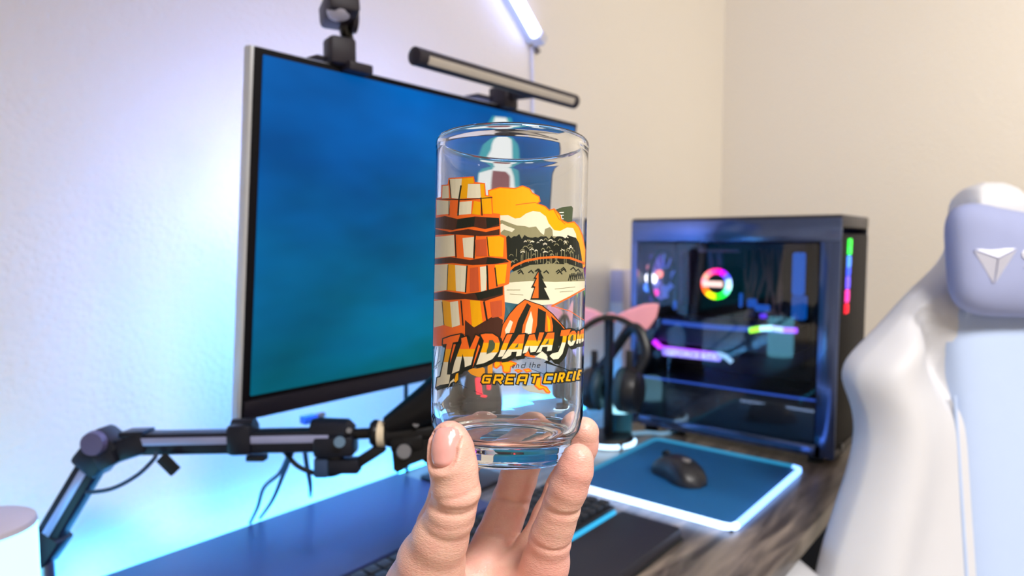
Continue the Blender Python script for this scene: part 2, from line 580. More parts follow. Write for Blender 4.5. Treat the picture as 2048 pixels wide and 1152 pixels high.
# ------------------------------------------------------------------ cylinder lamp
lp = onz(-22, 1400, DZ)
lp = at(-40, 1052, 0.62)
lamp = thing('table_lamp', 'white cylinder lamp glowing pale cyan with a grey flat top', 'lamp', (lp.x, lp.y, DZ))
lr, lh = 0.0435, lp.z - DZ
MB().lathe([(0, 0.004), (lr - 0.003, 0.004), (lr, 0.008), (lr, lh - 0.003)], 64, (lp.x, lp.y, DZ)).build('shade', glow('lamp_cyan', (0.22, 0.72, 1.0, 1), 3.0), lamp)
MB().lathe([(0, 0.0035), (lr - 0.004, 0.0035), (lr - 0.001, 0.002), (lr, -0.002), (lr, -0.004), (0, -0.004)], 64, (lp.x, lp.y, lp.z)).build('top_cap', mat('cap_white', srgb(190, 184, 202), 0.6), lamp)
MB().lathe([(0, 0), (lr - 0.002, 0), (lr - 0.002, 0.006), (0, 0.006)], 48, (lp.x, lp.y, DZ)).build('base', mat('base_white', srgb(225, 225, 225), 0.5), lamp)

# ------------------------------------------------------------------ microphone boom arm
AD = 0.735
el = at(212, 885, AD)
hA, hB = at(240, 882, AD), at(700, 878, AD)
low = at(86, 1096, AD)
arm = thing('microphone_stand', 'black jointed microphone boom arm with pale top channel rising from the desk', 'microphone stand', (low.x, low.y, DZ))
armm = mat('arm_black', srgb(18, 21, 34), 0.4, spec=0.3)
groove = mat('arm_channel', srgb(150, 156, 196), 0.35, 0.4)
vup = up
back = -fw


def armrod(a, b, wdt, name, off=0.0):
    a, b = Vector(a), Vector(b)
    d = (b - a).normalized()
    s = d.cross(fw).normalized()
    r = MB().bar(a, b, wdt, 0.024, fw, 0.004).build(name, armm, arm)
    MB().bar(a + back * 0.0125 + s * off + d * 0.02, b + back * 0.0125 + s * off - d * 0.02, wdt * 0.34, 0.002, fw, 0.0005).build('channel', groove, r)
    return r


armrod(low, at(200, 905, AD), 0.025, 'lower_arm')
armrod(at(255, 886, AD), hB, 0.024, 'upper_arm', 0.0035)
# elbow: chunky block with round cap
MB().bar(at(178, 935, AD), at(232, 868, AD), 0.034, 0.036, fw, 0.006).build('elbow_block', armm, arm)
MB().tube([el - fw * 0.019 + up * 0.004, el - fw * 0.026 + up * 0.004], [0.0135, 0.012], 24).build('elbow_cap', mat('cap_violet_grey', srgb(84, 80, 116), 0.4), arm)
MB().bar(at(226, 905, AD), at(300, 880, AD), 0.024, 0.03, fw, 0.005).build('elbow_fork', armm, arm)
MB().bar(at(200, 925, AD - 0.01), at(236, 905, AD - 0.01), 0.02, 0.02, fw, 0.004).build('elbow_brace', armm, arm)
MB().bar(at(250, 866, AD), at(298, 864, AD), 0.006, 0.026, fw, 0.001).build('cable_clip', armm, arm)
# collar with tab
MB().bar(at(462, 876, AD), at(512, 874, AD), 0.034, 0.034, fw, 0.006).build('collar', armm, arm)
MB().tube([at(466, 852, AD), at(510, 850, AD)], 0.008, 16).build('collar_roll', armm, arm)
MB().box(at(514, 915, AD), (0.02, 0.014, 0.006), Matrix((rt, fw, up)).transposed(), 0.001).build('collar_tab', dark, arm)
# tip joint
MB().tube([at(625, 860, AD), at(640, 860, AD), at(695, 862, AD), at(706, 866, AD)], [0.012, 0.0135, 0.0135, 0.009], 20).build('tip_cover', armm, arm)
MB().bar(at(632, 890, AD), at(712, 888, AD), 0.022, 0.03, fw, 0.004).build('tip_joint', armm, arm)
MB().tube([at(679, 884, AD - 0.016), at(679, 884, AD - 0.022)], 0.006, 18).build('tip_knob', mat('blue_grey_knob', srgb(110, 140, 170), 0.3, 0.6), arm)
MB().tube([at(698, 861, AD - 0.012), at(698, 861, AD - 0.018)], 0.003, 14).build('tip_screw', steel, arm)
MB().bar(at(672, 895, AD), at(672, 945, AD), 0.015, 0.016, fw, 0.003).build('tip_post', armm, arm)
MB().box(at(690, 930, AD), (0.034, 0.02, 0.016), Matrix((rt, fw, up)).transposed(), 0.003).build('tip_clamp', armm, arm)
MB().box(at(646, 932, AD), (0.016, 0.02, 0.022), Matrix((rt, fw, up)).transposed(), 0.003).build('tip_block', mat('navy_block', srgb(36, 60, 96), 0.4), arm)
# base joint
MB().bar(at(112, 1062, AD), at(76, 1116, AD), 0.03, 0.03, fw, 0.004).build('base_joint', armm, arm)
MB().bar(at(122, 1060, AD), at(100, 1105, AD), 0.012, 0.02, fw, 0.002).build('base_lever', armm, arm)
MB().tube([low - up * 0.012, Vector((low.x, low.y, DZ))], 0.011, 20).build('riser', steel, arm)
MB().box((low.x, low.y, DZ + 0.008), (0.05, 0.05, 0.016), ch=0.004).build('clamp', armm, arm)
# cable of the arm and its velcro
cab_b = mat('cable_dark', srgb(24, 50, 78), 0.5)
cc = MB().tube([at(172, 986, AD - 0.02), at(225, 977, AD - 0.02), at(275, 950, AD - 0.02), at(308, 918, AD - 0.02), at(312, 905, AD - 0.016)], 0.0022, 10, smooth=6).build('cable_loop', cab_b, arm)
MB().bar(at(322, 914, AD - 0.02), at(352, 944, AD - 0.02), 0.012, 0.006, fw, 0.001).build('hook_tape', dark, arm)
# brand lettering on the arm is too soft to read: pale raised bars
# ------------------------------------------------------------------ microphone
mk = at(800, 866, AD)
mic = thing('microphone', 'black barrel microphone with cream band hanging from the boom arm tip', 'microphone', mk)
micm = mat('mic_black', srgb(10, 10, 14), 0.35, spec=0.3)
MB().tube([at(706, 868, AD), at(745, 866, AD)], 0.006, 14).build('stem', micm, mic)
MB().tube([at(742, 866, AD), at(748, 866, AD), at(756, 866, AD), at(760, 866, AD)], [0.012, 0.0145, 0.0145, 0.013], 24).build('rear_collar', micm, mic)
MB().tube([at(757, 867, AD), at(771, 867, AD)], 0.0142, 28).build('cream_band', mat('cream_rope', srgb(222, 205, 176), 0.85, bump=0.5, bscale=500), mic)
MB().tube([at(772, 867, AD), at(776, 867, AD), at(838, 862, AD), at(850, 862, AD), at(880, 860, AD), at(886, 860, AD)], [0.0125, 0.0145, 0.0145, 0.0125, 0.0125, 0.009], 28).build('barrel', micm, mic)
MB().tube([at(832, 848, AD - 0.014), at(832, 848, AD - 0.02)], 0.0034, 16).build('button', steel, mic)
# shock mount
MB().bar(at(784, 884, AD), at(850, 880, AD), 0.018, 0.03, fw, 0.004).build('mount_bar', micm, mic)
q = [(782, 880), (860, 878), (868, 912), (820, 930), (796, 946), (787, 940)]
o0 = at(782, 880, AD - 0.012)
pts2 = [((at(x, y, AD - 0.012) - o0).dot(rt), (at(x, y, AD - 0.012) - o0).dot(up)) for x, y in q]
MB().prism(pts2, o0 + fw * 0.026, rt, up, 0.026).build('mount_body', micm, mic)
MB().tube([at(808, 903, AD - 0.014), at(808, 903, AD - 0.024)], [0.0085, 0.0075], 22).build('mount_knob', steel, mic)
MB().bar(at(856, 895, AD + 0.01), at(905, 918, AD + 0.01), 0.03, 0.02, fw, 0.004).build('mount_wing', micm, mic)
MB().bar(at(712, 928, AD), at(768, 892, AD), 0.011, 0.012, fw, 0.002).build('plug', dark, mic)


def cable(name, label, pts, r, m, sm=7):
    o = MB().tube(pts, r, 8, smooth=sm).build(name, m, None)
    o['label'], o['category'] = label, 'cable'
    return o


x_ = MB().tube([at(776, 852, AD - 0.004), at(830, 826, AD - 0.004), at(890, 790, AD - 0.004)], [0.011, 0.019, 0.026], 24).build('yoke_arm', micm, mic)
hc = at(944, 815, AD)
hup = (up * 0.98 + rt * 0.02).normalized()
head = MB().lathe([(0, -0.046), (0.024, -0.045), (0.031, -0.040), (0.032, -0.01), (0.029, 0.02), (0.024, 0.036), (0.015, 0.043), (0, 0.045)], 36, hc, hup).build('head', mat('mic_grille', srgb(18, 17, 26), 0.5, bump=0.5, bscale=900), mic)
redm = glow('red_light', (1.0, 0.004, 0.03, 1), 1.6)
MB().bar(at(938, 755, AD - 0.0315), at(944, 800, AD - 0.0325), 0.008, 0.003, fw, 0.001).build('red_light', redm, head, label='long glowing red light bar')
MB().bar(at(948, 808, AD - 0.0325), at(962, 813, AD - 0.0325), 0.006, 0.003, fw, 0.001).build('red_light', redm, head, label='short glowing red light bar')
MB().bar(at(967, 752, AD - 0.0305), at(968, 778, AD - 0.0305), 0.005, 0.003, fw, 0.001).build('red_light', redm, head, label='thin glowing red light bar')
cable('display_cable', 'thin dark cable dropping straight behind the monitor lower edge', [at(812, 770, 1.0), at(812, 800, 1.0), at(812, 840, 1.0), onz(814, 945, DZ + 0.008)], 0.0032, dark)
cable('microphone_cable', 'black cable looping under the boom arm into the microphone plug',
      [at(568, 902, AD + 0.005), at(600, 935, AD), at(655, 950, AD), at(700, 935, AD), at(735, 912, AD)], 0.0026, dark)
cable('usb_lead', 'thin dark cable dropping from the boom arm to the desk pad, bent outwards',
      [at(580, 905, AD + 0.01), at(560, 945, AD + 0.06), at(528, 975, AD + 0.12), at(515, 1015, AD + 0.16), onz(500, 1046, DZ + 0.006)], 0.0024, cab_b)
cable('power_lead', 'thin dark cable dropping straight from the boom arm to the desk pad',
      [at(584, 905, AD + 0.01), at(566, 950, AD + 0.06), at(545, 1000, AD + 0.14), onz(520, 1036, DZ + 0.006)], 0.0024, cab_b)
cable('monitor_cable', 'thin dark cable hanging behind the tip of the boom arm',
      [at(606, 860, AD + 0.1), at(612, 920, AD + 0.12), at(620, 965, AD + 0.16), onz(621, 992, DZ + 0.008)], 0.003, cab_b)
blue_plug = mat('blue_plug', srgb(40, 110, 230), 0.4)
up1 = mon_px(618, 838, -0.03)
pl = thing('usb_plug', 'bright blue cable plug under the monitor edge', 'plug', up1)
MB().box(up1, (0.012, 0.02, 0.01), None, 0.001).build('shell', blue_plug, pl)
MB().box(up1 + Vector((0, 0.016, 0.002)), (0.008, 0.014, 0.006), None, 0.001).build('tip', steel, pl)

# ------------------------------------------------------------------ keyboard and wrist rest
kb = thing('keyboard', 'black keyboard with cyan lit front edge beside the dark wrist rest', 'keyboard', (-0.57, 0.65, DZ))
KX0, KX1, KY0, KY1 = -0.632, -0.497, 0.42, 0.855
kbm = mat('keyboard_black', srgb(22, 24, 30), 0.45)
MB().box(((KX0 + KX1) / 2, (KY0 + KY1) / 2, DZ + 0.011), (KX1 - KX0, KY1 - KY0, 0.022), ch=0.003).build('case', kbm, kb)
MB().box((KX1 + 0.0025, (KY0 + KY1) / 2, DZ + 0.012), (0.005, KY1 - KY0 - 0.01, 0.012), ch=0.002).build('light_edge', glow('edge_cyan', (0.02, 0.4, 0.75, 1), 1.1), kb, label='cyan glowing edge strip')
key0 = None
pitch = 0.0192
rows = 6
for r in range(rows):
    x = KX1 - 0.014 - r * 0.0205
    n = 22
    for c in range(n):
        y = KY0 + 0.014 + c * (KY1 - KY0 - 0.028) / (n - 1)
        if key0 is None:
            key0 = MB().box((x, y, DZ + 0.0255), (0.017, 0.0165, 0.009), ch=0.002).build('key', mat('key_black', srgb(30, 34, 42), 0.5), kb)
            base = (x, y)
        else:
            k = key0.copy()
            COL.objects.link(k)
            k.parent = kb
            k.location = (x - base[0], y - base[1], 0)
wr = thing('wrist_rest', 'dark padded wrist rest lying in front of the keyboard', 'wrist rest', (-0.44, 0.6, DZ))
MB().box((-0.4395, 0.63, DZ + 0.0095), (0.098, 0.452, 0.019), ch=0.006).build('cushion', mat('wrist_leather', srgb(30, 30, 42), 0.5, bump=0.15, bscale=1200), wr)
MB().box((-0.4395, 0.63, DZ + 0.0015), (0.1, 0.455, 0.003), ch=0.001).build('rubber_base', rubber, wr)

# ------------------------------------------------------------------ mouse mat and mouse
mx0, mx1, my0, my1 = -0.633, -0.345, 0.924, 1.249
mm = thing('mouse_mat', 'dark teal mouse mat with a glowing light-up border on the desk', 'mouse mat', ((mx0 + mx1) / 2, (my0 + my1) / 2, DZ))
MB().box(((mx0 + mx1) / 2, (my0 + my1) / 2, DZ + 0.003), (mx1 - mx0, my1 - my0, 0.006), ch=0.002).build('mat_top', mat('mat_teal', srgb(4, 84, 136), 0.6, bump=0.2, bscale=1500), mm)
rr = 0.0052
zt = DZ + 0.0055
c_ = 0.014
front = [(mx0 + c_, my0, zt), (mx1 - c_, my0, zt)]
edges = [
    ('border_light', [(mx0 + c_, my0, zt), (mx1 - c_, my0, zt), (mx1 - 0.003, my0 + 0.004, zt), (mx1, my0 + c_, zt)], (0.42, 0.60, 1.0, 1), 3.6),
    ('border_light', [(mx1, my0 + c_, zt), (mx1, my1 - c_, zt), (mx1 - 0.003, my1 - 0.004, zt), (mx1 - c_, my1, zt)], (0.20, 0.42, 1.0, 1), 2.6),
    ('border_light', [(mx1 - c_, my1, zt), (mx0 + c_, my1, zt), (mx0 + 0.003, my1 - 0.004, zt), (mx0, my1 - c_, zt)], (0.01, 0.22, 0.42, 1), 0.9),
    ('border_light', [(mx0, my1 - c_, zt), (mx0, my0 + c_, zt), (mx0 + 0.003, my0 + 0.004, zt), (mx0 + c_, my0, zt)], (0.01, 0.22, 0.42, 1), 0.8)]
for nm, pts, col, s in edges:
    MB().tube(pts, rr, 10).build(nm, glow('border_glow', col, s), mm)

mp = onz(1357, 962, DZ)
ms = thing('computer_mouse', 'black gaming mouse resting on the teal mat', 'mouse', (mp.x, mp.y, DZ + 0.006), math.radians(62))
Mm = wm(ms)


def blob(name, rx, ry, rz, m, parent, M, e=2.3, nu=28, nv=14, zc=0.0, taper=0.0, flat=False):
    vs, fs = [], []
    for j in range(nv + 1):
        ph = -PI / 2 + PI * j / nv
        for i in range(nu):
            th = 2 * PI * i / nu
            c = lambda t: math.copysign(abs(math.cos(t)) ** (2 / e), math.cos(t))
            s = lambda t: math.copysign(abs(math.sin(t)) ** (2 / e), math.sin(t))
            x, y, z = c(ph) * c(th), c(ph) * s(th), s(ph)
            x *= 1 + taper * y
            if flat and z < 0:
                z = 0
            vs.append((rx * x, ry * y, rz * z + zc))
    for j in range(nv):
        for i in range(nu):
            fs.append((j * nu + i, j * nu + (i + 1) % nu, (j + 1) * nu + (i + 1) % nu, (j + 1) * nu + i))
    return MB(M).add(vs, fs).build(name, m, parent, angle=180)


def mouse_shape():
    vs, fs = [], []
    n, k = 22, 16
    for j in range(n + 1):
        t = j / n
        y = -0.058 + 0.116 * t
        wd = 0.031 * (1 - (2 * t - 1) ** 4) ** 0.5 * (1 - 0.13 * math.exp(-((t - 0.55) / 0.18) ** 2)) + 0.0005
        hh = 0.038 * (math.sin(PI * (t * 0.82 + 0.1)) ** 0.8) * (1 - (2 * t - 1) ** 6) ** 0.5 + 0.0005
        for i in range(k + 1):
            a = PI * i / k
            ca, sa = math.cos(a), math.sin(a)
            vs.append((wd * math.copysign(abs(ca) ** 0.75, ca), y, 0.001 + hh * sa ** 0.7))
    for j in range(n):
        for i in range(k):
            a = j * (k + 1) + i
            fs.append((a, a + 1, a + k + 2, a + k + 1))
    for j in range(n):
        a = j * (k + 1)
        fs.append((a, a + k + 1, a + 2 * k + 1, a + k))
    return vs, fs


msm = mat('mouse_black', srgb(26, 25, 30), 0.38)
MB(Mm).add(*mouse_shape()).build('shell', msm, ms, angle=60)
MB(Mm).tube([(-0.003, 0.036, 0.0285), (0.003, 0.036, 0.0285)], 0.0095, 20).build('scroll_wheel', rubber, ms)
MB(Mm).box((0.0, 0.03, 0.0335), (0.0015, 0.03, 0.003), ch=0.0005).build('button_gap', rubber, ms)
blob('badge', 0.007, 0.009, 0.003, mat('badge_grey', srgb(120, 114, 110), 0.35), ms, Mm @ Matrix.Translation((0, -0.02, 0.0365)))

# ------------------------------------------------------------------ desktop computer
CX1, CY0, CLEN, CHT, CWD = -0.3036, 1.3091, 0.4258, 0.4634, 0.21
CX0 = CX1 - CLEN
CY1 = CY0 + CWD
Z0, Z1 = DZ, DZ + CHT
pc = thing('computer_tower', 'black computer tower with glass side panel and rainbow lights inside', 'computer', ((CX0 + CX1) / 2, (CY0 + CY1) / 2, DZ))
cs = mat('case_steel', srgb(58, 56, 62), 0.4, 0.5)
csf = mat('blue_lit_frame_steel', srgb(98, 114, 156), 0.17, 0.85)  # bluish copy of the case steel: blue light put into its colour
csd = mat('case_inside', srgb(26, 27, 34), 0.5)
zb0 = Z0 + 0.014
for x in (CX0 + 0.04, CX1 - 0.04):
    for y in (CY0 + 0.03, CY1 - 0.03):
        MB().lathe([(0, 0), (0.014, 0), (0.016, 0.015), (0, 0.015)], 20, (x, y, Z0)).build('foot', rubber, pc)
t = 0.003
MB().box(((CX0 + CX1) / 2, (CY0 + CY1) / 2, Z1 - 0.012), (CLEN, CWD, 0.024), ch=0.004).build('top_panel', cs, pc)
MB().box(((CX0 + CX1) / 2, (CY0 + CY1) / 2, zb0 + 0.008), (CLEN, CWD, 0.016), ch=0.003).build('bottom_panel', cs, pc)
MB().box(((CX0 + CX1) / 2, CY1 - t / 2, (zb0 + Z1) / 2), (CLEN - 0.004, t, Z1 - zb0 - 0.03)).build('far_panel', csd, pc)
MB().box((CX0 + t, (CY0 + CY1) / 2, (zb0 + Z1) / 2), (t * 2, CWD - 0.006, Z1 - zb0 - 0.03)).build('rear_panel', csd, pc)
MB().box((CX1 - 0.012, (CY0 + CY1) / 2 + 0.002, (zb0 + Z1) / 2 - 0.01), (0.024, CWD - 0.006, Z1 - zb0 - 0.05), ch=0.003).build('front_panel', mat('front_black', srgb(20, 18, 22), 0.6, bump=0.2, bscale=700, spec=0.15), pc)
# side frame round the window
wz1 = Z1 - 0.049
MB().box(((CX0 + CX1) / 2, CY0 + 0.002, (Z1 - 0.006 + wz1) / 2), (CLEN - 0.002, 0.006, Z1 - 0.006 - wz1), ch=0.001).build('side_frame', csf, pc)
MB().box((CX1 - 0.0185, CY0 + 0.002, (zb0 + wz1) / 2), (0.035, 0.006, wz1 - zb0), ch=0.001).build('side_frame', csf, pc)
MB().box((CX0 + 0.009, CY0 + 0.002, (zb0 + wz1) / 2), (0.017, 0.006, wz1 - zb0), ch=0.001).build('side_frame', csf, pc)
MB().box(((CX0 + CX1) / 2, CY0 + 0.002, zb0 + 0.011), (CLEN - 0.05, 0.006, 0.022), ch=0.001).build('side_frame', csf, pc)
MB().box(((CX0 + CX1) / 2 - 0.009, CY0 - 0.002, (wz1 + zb0 + 0.01) / 2 + 0.002), (CLEN - 0.056, 0.003, wz1 - zb0 - 0.022)).build('glass_panel', glass_mat('tinted_glass', (0.82, 0.86, 0.9, 1), 1.5), pc, angle=None)


def pcp(x, y, dy):
    return ony(x, y, CY0 + dy)


# motherboard tray and board
MB().box(((CX0 + CX1) / 2 - 0.03, CY1 - 0.02, Z0 + 0.275), (0.26, 0.006, 0.27), ch=0.001).build('motherboard', mat('board_dark', srgb(30, 32, 44), 0.5, var=0.3, scale=60), pc)
# power supply shroud with a bright edge and pale badge
sh = MB().box(((CX0 + CX1) / 2, CY0 + 0.1, zb0 + 0.058), (CLEN - 0.04, CWD - 0.03, 0.088), ch=0.003).build('power_shroud', mat('shroud', srgb(30, 36, 50), 0.4), pc)
sa, sb = pcp(1330, 768, 0.012), pcp(1630, 815, 0.012)
zsh = zb0 + 0.104
MB().box(((CX0 + CX1) / 2, CY0 + 0.01, zsh), (CLEN - 0.045, 0.004, 0.004), ch=0.001).build('shroud_light', glow('shroud_blue', (0.03, 0.10, 0.6, 1), 0.7), pc)
bp = pcp(1440, 812, 0.014)
MB().box(bp, (0.04, 0.003, 0.013), ch=0.004).build('shroud_badge', glow('badge_cyan', (0.12, 0.5, 0.6, 1), 0.55), pc)


def ring(name, c, ro, ri, segs, parent, axis='y', s=2.0, wide=0.006):
    """rainbow ring: one object made of colour arcs under a hub"""
    n = len(segs)
    hub = MB().tube([c + Vector((0, 0.001, 0)), c + Vector((0, 0.012, 0))], ri * 0.96, 28).build(name, dark, parent)
    for i, col in enumerate(segs):
        a0, a1 = 2 * PI * i / n, 2 * PI * (i + 1) / n
        k = 5
        vs, fs = [], []
        for j in range(k + 1):
            a = a0 + (a1 - a0) * j / k
            for (r, d) in ((ri, 0), (ro, 0), (ro, wide), (ri, wide)):
                vs.append(c + Vector((r * math.cos(a), d, r * math.sin(a))))
        for j in range(k):
            b0 = j * 4
            for q in range(4):
                fs.append((b0 + q, b0 + (q + 1) % 4, b0 + 4 + (q + 1) % 4, b0 + 4 + q))
        MB().add(vs, fs).build('light_arc', glow('arc_glow', col, s), hub)
    return hub


def hue(h, s=1.0, v=1.0):
    import colorsys
    r, g, b = colorsys.hsv_to_rgb(h % 1, s, v)
    return (r ** 2.2, g ** 2.2, b ** 2.2, 1)


pump = pcp(1432, 568, 0.055)
# angles run from +x (viewer's right) upward: green lower right, yellow bottom, orange/pink left, magenta top, blue/white upper right
segs = [hue(0.60, .35), hue(0.66, .7), hue(0.78, 1), hue(0.9, 1), hue(0.93, .8), hue(0.98, .6), hue(0.03, .5), hue(0.97, .5), hue(0.02, .8), hue(0.07, 1), hue(0.14, 1), hue(0.2, 1), hue(0.30, 1), hue(0.36, .9), hue(0.42, .6), hue(0.5, .3)]
ph = ring('pump_cover', pump, 0.0325, 0.021, segs, pc, s=2.2)
MB().tube([pump + Vector((0, 0.006, 0)), pump + Vector((0, 0.09, 0))], 0.033, 28).build('pump_body', dark, pc)
MB().box(pump + Vector((-0.006, -0.003, 0.0)), (0.044, 0.003, 0.012), ch=0.004).build('pump_display', glow('display_white', (1.0, 0.62, 0.55, 1), 1.5), pc)
# coolant tubes
tubm = mat('tube_rubber', srgb(60, 90, 150), 0.4)
for dx in (0.0, 0.018):
    MB().tube([pump + Vector((-0.02 + dx, 0.03, 0.025)), pump + Vector((-0.022 + dx, 0.02, 0.07)), pump + Vector((-0.05 + dx, 0.06, 0.088)), pump + Vector((0.03 + dx, 0.1, 0.09))], 0.0075, 12, smooth=6).build('coolant_tube', tubm, pc)
MB().tube([pcp(1398, 500, 0.07), pcp(1480, 500, 0.07)], 0.005, 12).build('radiator_pipe', mat('radiator_grey', srgb(120, 120, 150), 0.4, 0.4), pc)
# rear fan in its frame with blades
rf = Vector((CX0 + 0.03, CY0 + 0.09, Z0 + 0.335))
fr = MB()
fr.torus(rf, (1, 0, 0), 0.058, 0.006, 40, 8)
fan = fr.build('rear_fan', dark, pc)
hub = MB().tube([rf + Vector((-0.008, 0, 0)), rf + Vector((0.012, 0, 0))], 0.02, 24).build('fan_hub', mat('hub_grey', srgb(60, 60, 80), 0.4), fan)
fanm = mat('fan_blade', srgb(150, 140, 190), 0.4, emit=(0.12, 0.22, 1.0, 1), strength=0.35)
for i in range(9):
    a = 2 * PI * i / 9
    pts = []
    for rr_, tw_ in ((0.02, 0.5), (0.053, 0.9)):
        for s in (-1, 1):
            aa = a + s * 0.22
            pts.append(rf + Vector((s * 0.006, rr_ * math.cos(aa), rr_ * math.sin(aa))))
    n0 = [p + Vector((0.0015, 0, 0)) for p in pts]
    MB().add(pts + n0, [(0, 1, 3, 2), (4, 6, 7, 5), (0, 4, 5, 1), (1, 5, 7, 3), (3, 7, 6, 2), (2, 6, 4, 0)]).build('fan_blade', fanm, fan)
for (px_, py_, col, s, rad) in ((1302, 556, (1.0, 0.95, 1.0, 1), 3.0, 0.014), (1318, 548, (1.0, 0.25, 0.2, 1), 1.6, 0.009), (1310, 585, (1.0, 0.05, 0.45, 1), 1.6, 0.008), (1295, 575, (0.1, 0.25, 1, 1), 1.5, 0.01), (1300, 535, (1.0, 0.3, 0.3, 1), 0.9, 0.008)):
    p = pcp(px_, py_, 0.05)
    MB().tube([p, p + Vector((0, 0.004, 0))], rad, 18).build('fan_light', glow('fan_glow', col, s), fan)
MB().box(pcp(1312, 556, 0.075), (0.03, 0.006, 0.105), ch=0.003).build('fan_frame_light', glow('fan_lilac', (0.20, 0.14, 0.75, 1), 0.42), fan)
p0 = pcp(1288, 560, 0.06)
MB().box(p0, (0.008, 0.012, 0.1), ch=0.003).build('fan_frame_light', glow('fan_blue', (0.03, 0.14, 0.9, 1), 0.7), fan)
# memory sticks
for i, x_ in enumerate((1368, 1384, 1496, 1512)):
    p = pcp(x_, 556, 0.12)
    MB().box(p, (0.005, 0.035, 0.12), ch=0.001).build('memory_stick', mat('ram_grey', srgb(70, 56, 76), 0.4), pc)
# graphics card: long slab, glowing inscription bar, bent light at either end
gz = pcp(1450, 660, 0.05)
MB().box(((CX0 + CX1) / 2 - 0.03, CY0 + 0.1, pcp(1400, 668, 0.04).z), (0.30, 0.12, 0.052), ch=0.004).build('graphics_card', mat('card_dark', srgb(40, 52, 84), 0.35), pc)
gtop = [pcp(1326, 643, 0.036), pcp(1440, 655, 0.036), pcp(1590, 662, 0.036)]
MB().tube(gtop, 0.005, 10, smooth=3).build('card_backplate_edge', glow('card_edge', (0.03, 0.10, 0.55, 1), 0.8), pc)
purple = glow('card_purple', (0.45, 0.05, 1.0, 1), 1.6)
lav = glow('card_lavender', (0.34, 0.36, 1.0, 1), 1.15)
MB().tube([pcp(1308, 682, 0.032), pcp(1322, 695, 0.032)], 0.006, 12).build('card_light', glow('card_magenta', (0.55, 0.02, 0.9, 1), 1.8), pc)
MB().tube([pcp(1322, 694, 0.032), pcp(1436, 708, 0.032)], 0.0035, 12).build('card_light', purple, pc)
MB().tube([pcp(1328, 702, 0.033), pcp(1440, 714, 0.033)], 0.0095, 12).build('card_light', glow('card_blue_bar', (0.26, 0.20, 0.9, 1), 1.4), pc)
MB().tube([pcp(1436, 708, 0.032), pcp(1450, 712, 0.032), pcp(1464, 724, 0.032)], 0.005, 12).build('card_light', glow('card_cyan', (0.35, 0.6, 0.9, 1), 1.0), pc)
def text_mesh(body, size):
    cu = bpy.data.curves.new('lettering', 'FONT')
    cu.body, cu.size, cu.extrude, cu.resolution_u = body, size, 0.0005, 3
    o = bpy.data.objects.new('lettering', cu)
    COL.objects.link(o)
    dg = bpy.context.evaluated_depsgraph_get()
    dg.update()
    me = bpy.data.meshes.new_from_object(o.evaluated_get(dg))
    bpy.data.objects.remove(o)
    bpy.data.curves.remove(cu)
    return me


ta, tz = pcp(1332, 709, 0.0228), pcp(1434, 720, 0.0228)
tme = text_mesh('GEFORCE RTX', 0.0165)
wtx = max(v.co.x for v in tme.vertices)
tdir = (tz - ta)
for v in tme.vertices:
    p = ta + tdir * (v.co.x / wtx) + Vector((0, -v.co.z, v.co.y))
    v.co = p - Vector(pc.location)
link('card_lettering', tme, glow('lettering_glow', (0.68, 0.70, 1.0, 1), 1.3), pc, None)
# lit oblong light at the right of the card
g0 = [pcp(1500, 661, 0.024), pcp(1522, 657, 0.024), pcp(1545, 656, 0.024), pcp(1568, 660, 0.024), pcp(1594, 661, 0.024)]
for a, b, col, s in ((0, 1, (0.35, 1.0, 0.05, 1), 1.8), (1, 2, (0.45, 0.95, 1.0, 1), 1.8), (2, 3, (0.4, 0.5, 1.0, 1), 1.6), (3, 4, (0.35, 0.08, 1.0, 1), 1.6)):
    MB().tube([g0[a], g0[b]], 0.0055, 12).build('card_light', glow('card_bar', col, s), pc)
# front fans (bluish edges), cables in the middle
for (x0, x1, y0, y1, s) in ((1588, 1608, 505, 590, 0.5), (1586, 1612, 590, 640, 0.35)):
    a, b = pcp(x0, y0, 0.05), pcp(x1, y1, 0.05)
    MB().box((a + b) / 2, (abs(b.x - a.x), 0.02, abs(a.z - b.z)), ch=0.004).build('front_fan_light', glow('front_fan_blue', (0.0, 0.16, 0.85, 1), s), pc)
for k in range(3):
    c = Vector((CX1 - 0.05, CY0 + 0.1, Z0 + 0.11 + 0.125 * k + 0.02))
    f2 = MB().torus(c, (1, 0, 0), 0.055, 0.006, 36, 8).build('front_fan', dark, pc)
    MB().tube([c + Vector((-0.008, 0, 0)), c + Vector((0.01, 0, 0))], 0.018, 20).build('fan_hub', csd, f2)
    for i in range(7):
        a = 2 * PI * i / 7
        pts = []
        for rr_ in (0.018, 0.05):
            for s in (-1, 1):
                aa = a + s * 0.28
                pts.append(c + Vector((s * 0.006, rr_ * math.cos(aa), rr_ * math.sin(aa))))
        n0 = [p + Vector((0.0015, 0, 0)) for p in pts]
        MB().add(pts + n0, [(0, 1, 3, 2), (4, 6, 7, 5), (0, 4, 5, 1), (1, 5, 7, 3), (3, 7, 6, 2), (2, 6, 4, 0)]).build('fan_blade', csd, f2)
cabm = mat('braided_cable', srgb(120, 90, 90), 0.6)
for i in range(9):
    x_ = 1496 + i * 9
    MB().tube([pcp(x_ + random.uniform(-4, 4), 500, 0.13), pcp(x_ + random.uniform(-8, 8), 550, 0.1), pcp(x_ + random.uniform(-12, 12), 600, 0.1), pcp(x_ + random.uniform(-6, 6), 640, 0.12)], 0.0028, 6, smooth=4).build('braided_cable', cabm, pc)
bb = glow('inner_glow', (0.02, 0.16, 0.9, 1), 0.45)
for (x_, y_, sx, sz) in ((1505, 606, 0.02, 0.018), (1525, 616, 0.03, 0.014), (1350, 610, 0.006, 0.02), (1482, 600, 0.006, 0.03)):
    MB().box(pcp(x_, y_, 0.1), (sx, 0.01, sz), ch=0.003).build('board_light', bb, pc)
